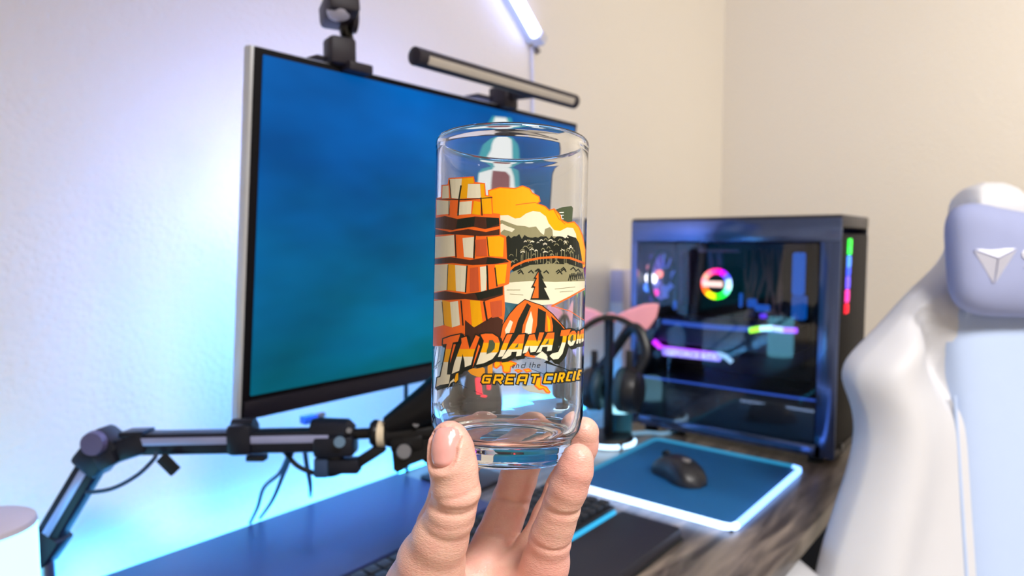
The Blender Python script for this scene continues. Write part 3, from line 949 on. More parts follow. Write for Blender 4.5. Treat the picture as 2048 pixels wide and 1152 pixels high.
MB().box(pcp(1527, 632, 0.09), (0.014, 0.01, 0.01), ch=0.003).build('board_light', glow('violet_glow', (0.12, 0.02, 1, 1), 0.9), pc)
# inner work light strip under the top panel
MB().box(((CX0 + CX1) / 2, CY0 + 0.15, Z1 - 0.03), (CLEN - 0.1, 0.01, 0.006)).build('inner_strip', glow('inner_strip', (0.3, 0.3, 1.0, 1), 1.2), pc)
# rainbow lettering on the front: a column of glowing letter-like blocks
cols = [(0.03, 1.0, 0.05, 1), (0.03, 1.0, 0.08, 1), (0.06, 0.25, 1.0, 1), (0.03, 0.08, 1.0, 1), (0.14, 0.08, 1.0, 1), (1.0, 0.03, 0.35, 1), (1.0, 0.0, 0.02, 1)]
ya = [486, 501, 523, 543, 565, 592, 617]
hs = [0.0155, 0.0155, 0.021, 0.0155, 0.023, 0.023, 0.018]
xf = CX1 + 0.001
for y_, h_, col in zip(ya, hs, cols):
    p = onx(1700 - (y_ - 486) * 0.055, y_, xf)
    m_ = glow('logo_glow', col, 1.8)
    g = MB()
    g.box((xf, p.y - 0.0, p.z), (0.003, 0.021, h_), ch=0.0014)
    g.box((xf + 0.0016, p.y, p.z), (0.002, 0.012, h_ * 0.5), ch=0.0008)
    g.build('front_light', m_, pc)
MB().tube([onx(1681, 893, CX1), onx(1681, 893, CX1) + Vector((0.004, 0, 0))], 0.006, 16).build('power_button', steel, pc)

# ------------------------------------------------------------------ pale box behind the tower
pbx = ony(1234, 560, 1.62)
bx = thing('upright_box', 'pale lavender upright box standing behind the black headphone stand', 'box', (pbx.x, 1.62, DZ))
hbx = ony(1234, 540, 1.6).z - DZ
lavm = mat('lavender_card', srgb(196, 190, 214), 0.6)
MB().box((pbx.x, 1.62, DZ + hbx / 2), (0.066, 0.05, hbx), ch=0.003).build('carton', lavm, bx)
MB().box((pbx.x, 1.5945, DZ + hbx * 0.38), (0.066, 0.0015, hbx * 0.72), ch=0.0005).build('white_sleeve', mat('white_card', srgb(226, 226, 230), 0.6), bx, label='white lower sleeve of the box')

# ------------------------------------------------------------------ headphone stand and headphones
sp = onz(1216, 885, DZ)
hs_ = thing('headphone_stand', 'black T-shaped headphone stand with glowing ring base', 'headphone stand', (sp.x, sp.y, DZ))
dS = (sp - CAM).dot(fw)
htop = CH - (632 - 482.4) * dS / F
stb = mat('stand_gloss', srgb(13, 13, 16), 0.35)
MB().lathe([(0, 0), (0.05, 0), (0.053, 0.004), (0.053, 0.012), (0.048, 0.018), (0, 0.018)], 48, (sp.x, sp.y, DZ)).build('base', stb, hs_)
MB().torus((sp.x, sp.y, DZ + 0.006), (0, 0, 1), 0.0535, 0.0045, 56, 8, math.radians(150), math.radians(280)).build('ring_light', glow('ring_white', (0.45, 0.72, 1, 1), 3.0), hs_)
MB().torus((sp.x, sp.y, DZ + 0.006), (0, 0, 1), 0.0535, 0.0045, 30, 8, math.radians(290), math.radians(350)).build('ring_light', glow('ring_white', (0.45, 0.72, 1, 1), 2.6), hs_)
MB().box((sp.x, sp.y, (DZ + 0.015 + htop) / 2), (0.016, 0.016, htop - DZ - 0.02), ch=0.003).build('post', stb, hs_)
arc = []
for i in range(13):
    a = -1 + 2 * i / 12
    arc.append(Vector((sp.x, sp.y, htop)) + rt * (a * 0.053) - Vector((0, 0, 0.024 * a * a)))
g = MB()
for a, b in zip(arc, arc[1:]):
    g.bar(a, b, 0.032, 0.011, up)
g.build('hanger', stb, hs_)
# usb hub / light cylinder behind the post
hp = at(1238, 830, dS + 0.04)
hb = thing('charging_hub', 'pale glowing charging hub with cables standing beside the headphone stand', 'charger', (hp.x, hp.y, DZ))
MB().lathe([(0, 0), (0.026, 0), (0.028, 0.004), (0.028, 0.055), (0.0, 0.055)], 32, (hp.x, hp.y, DZ)).build('hub_base', mat('hub_teal', srgb(50, 110, 130), 0.4), hb)
MB().lathe([(0.0, 0.055), (0.025, 0.055), (0.025, 0.098), (0.021, 0.106), (0.0, 0.108)], 32, (hp.x, hp.y, DZ)).build('hub_light', glow('hub_glow', (0.35, 0.8, 1, 1), 1.5), hb)
cable('charging_cable', 'pale blue cable curving over the desk from the charging hub to the tower',
      [onz(1262, 868, DZ + 0.004), onz(1295, 866, DZ + 0.004), onz(1325, 868, DZ + 0.004), onz(1350, 862, DZ + 0.004), onz(1362, 850, DZ + 0.004)], 0.005, mat('pale_cable', srgb(140, 190, 225), 0.4))

hpn = thing('headphones', 'black over-ear headphones hanging on the stand', 'headphones', Vector((sp.x, sp.y, htop)))
hpm = mat('headphone_black', srgb(20, 21, 26), 0.4)
pads = mat('ear_pad', srgb(26, 58, 70), 0.6)
base_d = dS - 0.02
# band: a loop that rests on the hanger and runs down to the cups (seen obliquely)
axis_h = (rt * 0.62 - Vector((fw.x, fw.y, 0)).normalized() * 0.25).normalized()
cL, cR = at(1188, 776, dS + 0.03), at(1258, 780, dS - 0.05)
bandpts = [cL + Vector((0, 0, 0.03)), at(1212, 722, dS + 0.02), at(1236, 690, dS + 0.01), at(1256, 662, dS - 0.015), at(1270, 655, dS - 0.03), at(1284, 672, dS - 0.04), at(1291, 710, dS - 0.05), cR + Vector((0, 0, 0.03)) + rt * 0.012]
MB().tube(bandpts, 0.0105, 10, smooth=7).build('headband', hpm, hpn)
for c, nx in ((cL, 1), (cR, -1)):
    ax = (rt * 0.8 + Vector((fw.x, fw.y, 0)) * (-0.4)).normalized() * nx
    cup = MB().lathe([(0, -0.028), (0.026, -0.027), (0.040, -0.02), (0.046, -0.007), (0.046, 0.004), (0, 0.004)], 36, c, ax).build('ear_cup', hpm, hpn)
    MB().torus(c + ax * 0.012, ax, 0.033, 0.0125, 36, 10).build('ear_pad', pads, cup)
    MB().bar(c + Vector((0, 0, 0.03)), c + Vector((0, 0, 0.08)), 0.014, 0.008, fw, 0.002).build('yoke', hpm, hpn)

# pink cloth behind the stand
pkc = at(1222, 632, dS + 0.05)
pk = thing('pink_bow', 'pink fabric bow with pointed ends hung behind the headphone stand', 'bow', pkc)
pkm = mat('pink_felt', srgb(252, 168, 176), 0.75, bump=0.3, bscale=500)


def prism_px(q, d, thick, name, m, parent):
    o0 = at(q[0][0], q[0][1], d)
    ps = [((at(x, y, d) - o0).dot(rt), (at(x, y, d) - o0).dot(up)) for x, y in q]
    o = MB().prism(ps, o0 + fw * thick, rt, up, thick).build(name, m, parent)
    bv = o.modifiers.new('soft', 'BEVEL')
    bv.width = thick * 0.3
    bv.segments = 3
    return o


prism_px([(1228, 634), (1262, 618), (1290, 608), (1322, 606), (1314, 635), (1296, 662), (1266, 656), (1240, 646)][::-1], dS + 0.045, 0.018, 'bow_wing', pkm, pk)
prism_px([(1216, 634), (1190, 620), (1160, 612), (1128, 608), (1136, 640), (1152, 664), (1184, 654), (1206, 646)], dS + 0.045, 0.018, 'bow_wing', pkm, pk)
MB().box(at(1222, 636, dS + 0.048), (0.022, 0.02, 0.022), Matrix((rt, fw, up)).transposed(), 0.006).build('bow_knot', pkm, pk)
# ------------------------------------------------------------------ gaming chair
lat, dep = 0.735, 0.965
cpos = CAM + Vector((rt.x, rt.y, 0)) * lat + Vector((fw.x, fw.y, 0)).normalized() * dep
chair = thing('gaming_chair', 'white gaming chair with winged backrest and grey-lavender head pillow beside the desk', 'chair', (cpos.x, cpos.y, 0), YAW + math.radians(8))
Mc = wm(chair)      # local x: across, -y: the way the chair faces, z: height
chm = mat('white_leather', srgb(204, 204, 208), 0.5, bump=0.12, bscale=700, var=0.02)
chp = mat('white_panel_leather', srgb(178, 196, 228), 0.6, bump=0.12, bscale=700, var=0.02)
chd = mat('chair_black', srgb(24, 24, 28), 0.5)
WP = [(0.44, 0.290), (0.52, 0.312), (0.60, 0.318), (0.68, 0.306), (0.735, 0.290), (0.788, 0.268), (0.83, 0.250), (0.87, 0.236), (0.905, 0.230), (0.935, 0.234), (0.962, 0.244), (0.980, 0.246), (0.998, 0.236), (1.035, 0.194), (1.08, 0.148), (1.097, 0.128), (1.119, 0.096), (1.14, 0.070), (1.17, 0.056), (1.20, 0.052), (1.228, 0.045), (1.245, 0.036), (1.254, 0.014)]
zs = np.array([a for a, b in WP])
ws = np.array([b * (1.085 - 0.055 * min(1, max(0, (a - 1.0) / 0.1))) for a, b in WP])


def back_y(z):      # reclined line of the backrest
    return 0.0 + (z - 0.95) * 0.20


nU, nV = 40, 56
vs, fs = [], []
zz = np.concatenate([np.linspace(0.44, 1.2, nV - 12), np.linspace(1.2, 1.254, 14)[1:]])
nV = len(zz)
for side in (0, 1):
    for z in zz:
        wz = float(np.interp(z, zs, ws))
        th = 0.045 + 0.04 * max(0, (0.97 - z)) / 0.5
        for i in range(nU + 1):
            u = -1 + 2 * i / nU
            u = math.copysign(1 - (1 - abs(u)) ** 1.5, u)
            x = u * wz
            edge = (1 - u ** 16)
            bol = math.exp(-((abs(x) - max(0.165, wz * 0.82)) / 0.045) ** 2) * 0.030 * (1 if z < 1.0 else max(0, 1 - (z - 1.0) / 0.09))
            slot = 0.048 * math.exp(-((abs(x) - (0.152 - 0.20 * max(0, 1.075 - z))) / 0.015) ** 2) / (1 + math.exp(-(z - 0.955) / 0.014)) / (1 + math.exp((z - 1.075) / 0.012))
            crown = 1 - max(0, (z - 1.215) / 0.039) ** 2 * 0.8 if z > 1.215 else 1
            if side == 0:
                y = back_y(z) - bol - 0.022 * crown * edge + slot
            else:
                y = back_y(z) + th * crown * (0.35 + 0.65 * edge) + 0.0
            vs.append((x, y, z))
W1 = nU + 1
for side in (0, 1):
    o = side * W1 * nV
    for j in range(nV - 1):
        for i in range(nU):
            a = o + j * W1 + i
            q = (a, a + 1, a + W1 + 1, a + W1)
            fs.append(q if side == 0 else q[::-1])
o = W1 * nV
for j in range(nV - 1):
    for i in (0, nU):
        a = j * W1 + i
        fs.append((a, a + W1, o + a + W1, o + a))
for i in range(nU):
    fs.append((i, i + 1, o + i + 1, o + i))
    a = (nV - 1) * W1 + i
    fs.append((a, a + 1, o + a + 1, o + a))
br = MB(Mc).add(vs, fs).build('backrest', chm, chair, angle=180)
sb_ = br.modifiers.new('soft', 'SUBSURF')
sb_.levels = sb_.render_levels = 1
# centre panel
vs, fs = [], []
n1, n2 = 16, 30
for side in (0, 1):
    for j in range(n2 + 1):
        z = 0.5 + (1.10 - 0.5) * j / n2
        wz = 0.118 + 0.05 * max(0, 0.955 - z)
        for i in range(n1 + 1):
            u = -1 + 2 * i / n1
            e = (1 - abs(u) ** 6) * (1 - abs(2 * j / n2 - 1) ** 14)
            y = back_y(z) - 0.014 - (0.020 * e if side == 0 else -0.012)
            vs.append((u * wz, y, z))
W1 = n1 + 1
for side in (0, 1):
    o = side * W1 * (n2 + 1)
    for j in range(n2):
        for i in range(n1):
            a = o + j * W1 + i
            fs.append((a, a + 1, a + W1 + 1, a + W1))
o = W1 * (n2 + 1)
for j in range(n2):
    for i in (0, n1):
        a = j * W1 + i
        fs.append((a, a + W1, o + a + W1, o + a))
for i in range(n1):
    for a in (i, n2 * W1 + i):
        fs.append((a, a + 1, o + a + 1, o + a))
MB(Mc).add(vs, fs).build('centre_panel', chp, chair, angle=70)
# piping between wing and panel
for s in (-1, 1):
    MB(Mc).tube([(s * (0.121 + 0.05 * max(0, 0.955 - z)), back_y(z) - 0.022, z) for z in np.linspace(0.52, 0.95, 14)], 0.0025, 8).build('piping', chp, chair)
# head pillow
hpx, hpz = -0.014, 1.141
vs, fs = [], []
nu, nv = 48, 24
Rp = Matrix.Translation((hpx, back_y(hpz) - 0.055, hpz)) @ Matrix.Rotation(-0.14, 4, 'X')
for j in range(nv + 1):
    ph = -PI / 2 + PI * j / nv
    for i in range(nu):
        th = 2 * PI * i / nu
        e1, e2 = 0.42, 0.75
        p = lambda v, e: math.copysign(abs(v) ** e, v)
        # x-z outline: rounded rectangle; y: cushion depth
        x = p(math.cos(th), e1) * p(math.cos(ph), e2)
        z = p(math.sin(th), e1) * p(math.cos(ph), e2)
        y = p(math.sin(ph), 0.9)
        zz_ = z * 0.083
        if z > 0:
            zz_ -= 0.020 * math.exp(-(x / 0.55) ** 2) * z
        else:
            zz_ -= 0.004 * z * abs(x)
        vs.append((x * 0.129, y * 0.040 - 0.012 * x * x, zz_))
for j in range(nv):
    for i in range(nu):
        fs.append((j * nu + i, j * nu + (i + 1) % nu, (j + 1) * nu + (i + 1) % nu, (j + 1) * nu + i))
pil = MB(Mc @ Rp).add(vs, fs).build('head_pillow', mat('grey_velour', srgb(150, 158, 196), 0.75, bump=0.25, bscale=900, var=0.04), chair, angle=180, label='grey-lavender velour head pillow')
# emblem: three raised facets of a downward triangle, and the first letter beside it
embm = mat('emblem_silver', srgb(206, 208, 226), 0.3, 0.35)


def on_pillow(x, z):
    xn, zn = min(0.98, abs(x) / 0.129), min(0.98, abs(z) / 0.083)
    rho = (xn ** (2 / 0.42) + zn ** (2 / 0.42)) ** 0.21
    sn = math.sqrt(max(0.02, 1 - min(0.99, rho) ** (2 / 0.75)))
    return Vector((x, -0.040 * sn ** 0.9 - 0.012 * xn * xn, z))


def pill_px(x, y):
    """pixel -> pillow front plane (local x, z)"""
    r = ray(x, y)
    Mi = (Mc @ Rp).inverted()
    o_, d_ = Mi @ CAM, Mi.to_3x3() @ r
    k = (-0.040 - o_.y) / d_.y
    q = o_ + d_ * k
    return q.x, q.z


tri = {'A': (1953, 497), 'B': (2035, 496), 'C': (1990, 571), 'M': (1992, 517)}
for a, b in (('A', 'B'), ('B', 'C'), ('C', 'A')):
    P = [Vector((*pill_px(*tri[k]), 0)) for k in (a, b, 'M')]
    g = (P[0] + P[1] + P[2]) / 3
    P = [g + (p - g) * 0.9 for p in P]
    f0 = [on_pillow(p.x, p.y) + Vector((0, 0.002, 0)) for p in P]
    f1 = [on_pillow(p.x, p.y) + Vector((0, -0.0015 - (0.0035 if i == 2 else 0), 0)) for i, p in enumerate(P)]
    MB(Mc @ Rp).add(f0 + f1, [(0, 1, 2), (3, 5, 4), (0, 3, 4, 1), (1, 4, 5, 2), (2, 5, 3, 0)]).build('emblem_facet', embm, pil, angle=20)
sx, sz = pill_px(2053, 518)
pts = []
for k in range(15):
    a = math.radians(40 + k * 230 / 14)
    pts.append((sx + 0.0062 * math.cos(a), sz + 0.0058 + 0.0055 * math.sin(a)))
for k in range(15):
    a = math.radians(90 - k * 230 / 14)
    pts.append((sx + 0.0062 * math.cos(a), sz - 0.0058 + 0.0055 * math.sin(a)))
MB(Mc @ Rp).tube([on_pillow(x, z) + Vector((0, -0.001, 0)) for x, z in pts], 0.0016, 8).build('letter_s', mat('stitch_white', srgb(238, 238, 244), 0.5), pil)
# pillow strap
for s in (-1, 1):
    MB(Mc).box((s * 0.085, back_y(1.06) - 0.026, 1.06), (0.02, 0.004, 0.05), ch=0.001).build('pillow_strap', chp, chair)
# seat, armrests, base
g = MB(Mc)
seat = g.box((0, -0.27, 0.47), (0.50, 0.52, 0.10), ch=0.045).build('seat', chm, chair, angle=60)
for s in (-1, 1):
    MB(Mc).box((s * 0.235, -0.25, 0.50), (0.09, 0.46, 0.10), ch=0.04).build('seat_wing', chm, chair, angle=60)
    arm_ = MB(Mc).box((s * 0.368, -0.07, 0.695), (0.10, 0.29, 0.034), ch=0.013).build('armrest', chm, chair, angle=60, label='white armrest pad')
    MB(Mc).bar((s * 0.365, -0.12, 0.43), (s * 0.365, -0.12, 0.68), 0.05, 0.03, (0, 1, 0), 0.006).build('arm_post', chd, arm_)
    MB(Mc).bar((s * 0.17, -0.12, 0.42), (s * 0.38, -0.12, 0.42), 0.05, 0.02, (0, 0, 1), 0.004).build('arm_bracket', chd, arm_)
MB(Mc).box((0, -0.2, 0.405), (0.28, 0.3, 0.04), ch=0.008).build('tilt_plate', chd, chair)
for s in (-1, 1):
    MB(Mc).bar((s * 0.19, 0.0, 0.42), (s * 0.19, 0.02, 0.56), 0.05, 0.02, (1, 0, 0), 0.004).build('hinge', chd, chair)
MB(Mc).lathe([(0, 0.1), (0.03, 0.1), (0.03, 0.28), (0.02, 0.285), (0.02, 0.39), (0, 0.39)], 24, (0, -0.2, 0)).build('gas_lift', steel, chair)
for k in range(5):
    a = 2 * PI * k / 5 + 0.3
    e = Vector((0.33 * math.cos(a), -0.2 + 0.33 * math.sin(a), 0.085))
    lg = MB(Mc).tube([(0, -0.2, 0.12), ((e.x) * 0.5, -0.2 + (e.y + 0.2) * 0.5, 0.105), e], [0.035, 0.027, 0.02], 12).build('base_leg', steel, chair)
    MB(Mc).tube([e + Vector((-0.018 * math.sin(a), 0.018 * math.cos(a), -0.055)), e + Vector((0.018 * math.sin(a), -0.018 * math.cos(a), -0.055))], 0.029, 20).build('caster', chd, lg)
    MB(Mc).tube([e + Vector((0, 0, 0.0)), e + Vector((0, 0, -0.05))], 0.007, 10).build('caster_pin', steel, lg)

# ------------------------------------------------------------------ printed tumbler
gt = at(1025, 285, 0.3165)
gb = at(1012, 912, 0.3114)
gax = (gt - gb)
GL = gax.length
gz_ = gax.normalized()
gx = (rt - gz_ * rt.dot(gz_)).normalized()
gy = gz_.cross(gx)              # points away from the viewer
G = Matrix((gx, gy, gz_)).transposed().to_4x4()
G.translation = gb
Rb, Rt_ = 0.0349, 0.0357         # outer radius at foot and rim
tumbler = thing('tumbler', 'clear glass tumbler with orange and yellow printed artwork and title lettering, held by the hand', 'glass', gb)
L = GL
ro = lambda h: Rb + (Rt_ - Rb) * h / L      # outer wall, a slightly flared cone
prof = [(0.0, 0.0022), (0.012, 0.0022), (0.021, 0.0022), (0.0235, 0.0018), (0.0255, 0.0006), (0.0275, 0.0), (0.0290, 0.0004), (0.0300, 0.0016), (0.0304, 0.0032), (0.0306, 0.0055), (0.0309, 0.0080), (0.0318, 0.0103), (0.0334, 0.0124), (0.0343, 0.0145), (0.0347, 0.0170)]
prof += [(ro(h), h) for h in (0.0200, 0.0215, 0.0230, 0.028, 0.045, L * .5, L - 0.02, L - 0.010, L - 0.0065)]
prof += [(Rt_ + 0.0001, L - 0.0045), (Rt_ + 0.0003, L - 0.003), (Rt_ + 0.0002, L - 0.0014), (Rt_ - 0.0004, L - 0.0003), (Rt_ - 0.0013, L), (Rt_ - 0.0022, L - 0.0004), (Rt_ - 0.0027, L - 0.0016), (Rt_ - 0.0027, L - 0.0032), (Rt_ - 0.0025, L - 0.005)]
prof += [(ro(h) - 0.0024, h) for h in (L - 0.0068, L - 0.009, L - 0.012, L - 0.02, L * .5, 0.045, 0.030, 0.026, 0.0240)]
prof += [(0.0323, 0.0205), (0.0318, 0.0170), (0.0306, 0.0138), (0.0284, 0.0116), (0.025, 0.0104), (0.022, 0.0099), (0.012, 0.0094), (0.006, 0.0093), (0.0, 0.0093)]
MB(G).lathe(prof, 160).build('glass_body', glass_mat('clear_glass', (0.985, 0.995, 0.995, 1), 1.5), tumbler, angle=50)

inks = {}


def ink(name, rgb):
    if name not in inks:
        inks[name] = mat('ink_' + name, srgb(*rgb), 0.4, var=0.03, scale=300, spec=0.25)
    return inks[name]


cream, orange, yellow, dk, brown = ink('cream', (226, 217, 188)), ink('orange', (240, 105, 32)), ink('yellow', (236, 166, 8)), ink('dark', (30, 33, 25)), ink('brown', (72, 40, 28))
olive, moss, white_i, slate, tan, steelb = ink('olive', (142, 136, 100)), ink('moss', (74, 84, 60)), ink('white', (240, 238, 228)), ink('slate', (92, 104, 100)), ink('tan', (196, 150, 92)), ink('map_line', (30, 48, 70))
Gi = G.inverted()
gO = Gi @ CAM


def wrap(x, y, off):
    """where the ray of print pixel x, y meets the outer wall of the tumbler (local), lifted by off"""
    d = Gi.to_3x3() @ ray(x, y)
    k = (Rt_ - Rb) / L
    R0 = Rb + off
    o = gO
    a = d.x ** 2 + d.y ** 2 - (k * d.z) ** 2
    b = 2 * (o.x * d.x + o.y * d.y - k * d.z * (R0 + k * o.z))
    c = o.x ** 2 + o.y ** 2 - (R0 + k * o.z) ** 2
    D = b * b - 4 * a * c
    if D < 0:
        D = 0.0
    t = (-b - math.sqrt(D)) / (2 * a)
    p = o + d * t
    r = math.hypot(p.x, p.y)
    R = R0 + k * p.z
    return Vector((p.x * R / r, p.y * R / r, p.z))


layer = [0]
sheet = ['canyon_print']


def edge_x(x, y):
    cxp = 1012 + (912 - y) * 13 / 627
    return min(max(x, cxp - 150.5), cxp + 150.5)


SHEETS = {}


def ink_poly(polys, m, bands=None, name='print', step=7):
    """flat ink shapes (pixel polygons) on the curved wall; bands = [(y, material), ...] splits them by height"""
    layer[0] += 1
    off = 0.00004 + 0.000014 * layer[0]
    bm = bmesh.new()
    for poly in polys:
        vsx = [bm.verts.new((edge_x(x, y), y, 0)) for x, y in poly]
        try:
            bm.faces.new(vsx)
        except ValueError:
            pass
    bm.normal_update()
    bmesh.ops.triangulate(bm, faces=bm.faces[:])
    xs = [v.co.x + (v.co.y - 912) * 13 / 627 for v in bm.verts]
    for th in range(-88, 89, 4):        # the same seams for every layer
        x = 1012 + 151 * math.sin(math.radians(th))
        if min(xs) < x < max(xs):
            bmesh.ops.bisect_plane(bm, geom=bm.verts[:] + bm.edges[:] + bm.faces[:], plane_co=(x, 912, 0), plane_no=(1, 13 / 627, 0))
    hs = [b[0] for b in bands[:-1]] if bands else []
    for y in hs:
        bmesh.ops.bisect_plane(bm, geom=bm.verts[:] + bm.edges[:] + bm.faces[:], plane_co=(0, y, 0), plane_no=(0, 1, 0))
    bm.verts.index_update()
    V_, F_, M_, mats = SHEETS.setdefault(sheet[0], ([], [], [], []))
    k0 = len(V_)
    V_ += [G @ wrap(v.co.x, v.co.y, off) - gb for v in bm.verts]
    for f in bm.faces:
        c = f.calc_center_median().y
        mm_ = m
        if bands:
            k = 0
            while k < len(hs) and c > hs[k]:
                k += 1
            mm_ = bands[k][1]
        if mm_ not in mats:
            mats.append(mm_)
        F_.append([v.index + k0 for v in f.verts])
        M_.append(mats.index(mm_))
    bm.free()


def flush_sheets():
    for nm, (V_, F_, M_, mats) in SHEETS.items():
        me = bpy.data.meshes.new(nm)
        me.from_pydata(V_, [], F_)
        o = link(nm, me, None, tumbler, None)
        for mm_ in mats:
            me.materials.append(mm_)
        me.polygons.foreach_set('material_index', M_)


def grow(poly, d):
    """outset of a polygon"""
    n = len(poly)
    A_ = sum(poly[i][0] * poly[(i + 1) % n][1] - poly[(i + 1) % n][0] * poly[i][1] for i in range(n))
    s = 1 if A_ > 0 else -1
    out = []
    for i in range(n):
        p0, p1, p2 = (Vector(poly[i - 1]), Vector(poly[i]), Vector(poly[(i + 1) % n]))
        e1, e2 = (p1 - p0).normalized(), (p2 - p1).normalized()
        n1, n2 = Vector((e1.y, -e1.x)) * s, Vector((e2.y, -e2.x)) * s
        b = n1 + n2
        if b.length < 0.2:
            b = n1
        b.normalize()
        q = p1 + b * min(d / max(0.35, b.dot(n1)), d * 1.9)
        out.append((q.x, q.y))
    return out


def stroke(pts, wd, close=False):
    """polyline -> list of quads"""
    out = []
    P = [Vector(p) for p in pts]
    if close:
        P.append(P[0])
    for a, b in zip(P, P[1:]):
        e = (b - a).normalized()
        n_ = Vector((-e.y, e.x)) * wd / 2
        a2, b2 = a - e * wd * 0.42, b + e * wd * 0.42
        out.append([tuple(a2 + n_), tuple(b2 + n_), tuple(b2 - n_), tuple(a2 - n_)])
    return out


def z1(p):
    return [(860 + x / 7.2, 640 + y / 7.2) for x, y in p]


def z2(p):
    return [(1000 + x / 6.4, 640 + y / 6.4) for x, y in p]


# --- generic canyon picture
# map sheet lines, far layer
ink_poly(stroke([(868, 560), (890, 585), (905, 600)], 1.1) + stroke([(866, 640), (876, 662), (872, 700), (866, 738)], 1.1) + stroke([(866, 700), (880, 668)], 1.1) + stroke([(864, 738), (880, 722)], 1.1), steelb, name='map_lines')
ink_poly([z2([(600, 515), (700, 570), (905, 645), (910, 655), (690, 585), (560, 545)])], dk, name='ridge_line')
ink_poly(stroke(z2([(592, 545), (592, 670)]), 1.2) + stroke(z2([(350, 490), (520, 500)]), 1.0) + stroke(z2([(400, 625), (560, 690)]), 1.0) + stroke([(918, 768), (934, 776)], 1.0) + stroke([(948, 782), (964, 788)], 1.0), steelb, name='map_lines')
# sign flag with letters
ink_poly([[(1104, 422), (1124, 414.5), (1143, 412), (1146, 416), (1144, 444), (1136, 448), (1126, 444), (1116, 438)]], moss, name='flag')
ink_poly(stroke([(1119.5, 430.5), (1127, 430.5)], 1.3) + stroke([(1119.5, 437.5), (1127, 437.5)], 1.3) + stroke([(1123.2, 430.5), (1123.2, 437.5)], 1.3) + stroke([(1119.5, 425.2), (1127, 424.8)], 1.5), white_i, name='lettering')
# cloud
cloud = [(978, 382), (1000, 376), (1030, 378), (1045, 373), (1058, 378), (1064, 387), (1077, 394), (1079, 402), (1072, 407), (1090, 414), (1098, 422), (1108, 419), (1119, 431), (1122, 441), (1135, 447), (1148, 445), (1157, 455), (1164, 472), (1170, 500), (1171, 532), (1158, 540), (1150, 500), (985, 500)]
ink_poly([grow(cloud, 2.2)], orange, name='cloud_outline')
ink_poly([cloud], yellow, name='cloud')
ink_poly(stroke([(1032, 410), (1050, 407), (1072, 405)], 1.6) + stroke([(1108, 420), (1118, 438), (1130, 448)], 1.6), orange, name='cloud_line')
ink_poly([[(985, 442), (998, 431), (1016, 430), (1030, 437), (1040, 436), (1052, 427), (1066, 422), (1080, 424), (1092, 433), (1097, 446), (1108, 460), (1120, 462), (1134, 455), (1146, 456), (1152, 468), (1155, 492), (985, 492)]], cream, name='cumulus')
ink_poly([[(985, 450), (996, 442), (1004, 440), (1020, 446), (1034, 451), (1050, 452), (1058, 455), (1072, 453), (1082, 466), (1088, 470), (1090, 458), (1100, 454), (1105, 460), (1106, 472), (1150, 478), (1150, 500), (985, 500)]], olive, name='hills')
ink_poly([[(992, 455), (1004, 447), (1014, 452), (1030, 458), (1024, 464), (1008, 459), (998, 468)]], cream, name='hill_light')
# treeline
tl = [(1000, 486)]
rnd = random.Random(3)
for i in range(28):
    x = 1006 + i * 5.4
    tl.append((x, 472 + rnd.uniform(-4, 3) + (4 if i % 2 else 0)))
tl += [(1158, 486), (1163, 512), (1166, 538), (1100, 545), (1030, 545), (1012, 530), (1004, 510)]
ink_poly([tl], dk, name='treeline')
sp_ = []
for i in range(34):
    x, y = rnd.uniform(1020, 1150), rnd.uniform(478, 530)
    r = rnd.uniform(2, 5)
    sp_ += stroke([(x - r, y + 2), (x - r * 0.4, y - 1.2), (x + r * 0.5, y - 1), (x + r, y + 2)], rnd.uniform(0.9, 1.8))
ink_poly(sp_, olive, name='leaf_lights')
sp_ = []
for i in range(20):
    x, y = rnd.uniform(1045, 1152), rnd.uniform(474, 505)
    r = rnd.uniform(1.5, 4)
    sp_ += stroke([(x - r, y + 1.5), (x, y - 1), (x + r, y + 1)], rnd.uniform(0.9, 1.8))
ink_poly(sp_, cream, name='leaf_lights')
sp_ = []
for i in range(22):
    x = 1035 + i * 5.8 + rnd.uniform(-2, 2)
    y = rnd.uniform(496, 512)
    sp_ += stroke([(x, y), (x + rnd.uniform(-1, 1), y + rnd.uniform(14, 30))], 1.0)
ink_poly(sp_, olive, name='trunk_lights')
ink_poly([[(1022, 545), (1060, 530), (1100, 527), (1140, 529), (1167, 538), (1170, 564), (1100, 570), (1010, 572)]], olive, name='bank')
sp_ = []
for i in range(12):
    x, y = rnd.uniform(1030, 1160), rnd.uniform(535, 548)
    sp_ += stroke([(x - 5, y + 2), (x, y - 2), (x + 4, y + 3)], 2.4)
for i in range(7):
    x, y = 1140 + i * 4, 552 + rnd.uniform(-3, 3)
    sp_ += stroke([(x - 3, y + 6), (x, y - 5), (x + 2, y + 7)], 2.0)
ink_poly(sp_, dk, name='reeds')
ink_poly([[(1008, 566), (1060, 562), (1110, 564), (1170, 562), (1170, 580), (1140, 594), (1108, 608), (1060, 612), (1008, 604)]], cream, name='water')
ink_poly(stroke([(1014, 580), (1040, 580)], 1.2) + stroke([(1020, 588), (1046, 590)], 1.2) + stroke([(1110, 578), (1150, 574)], 1.2) + stroke([(1120, 584), (1146, 582)], 1.0), olive, name='ripples')
ink_poly(stroke([(1004, 560), (1014, 545), (1028, 532), (1050, 522), (1080, 516), (1110, 514), (1140, 516), (1168, 526)], 4.2), orange, name='arc')
ink_poly(stroke([(1171, 578), (1140, 594), (1104, 612)], 3.4) + stroke([(1104, 612), (1140, 622), (1170, 640)], 1.4), orange, name='arc')
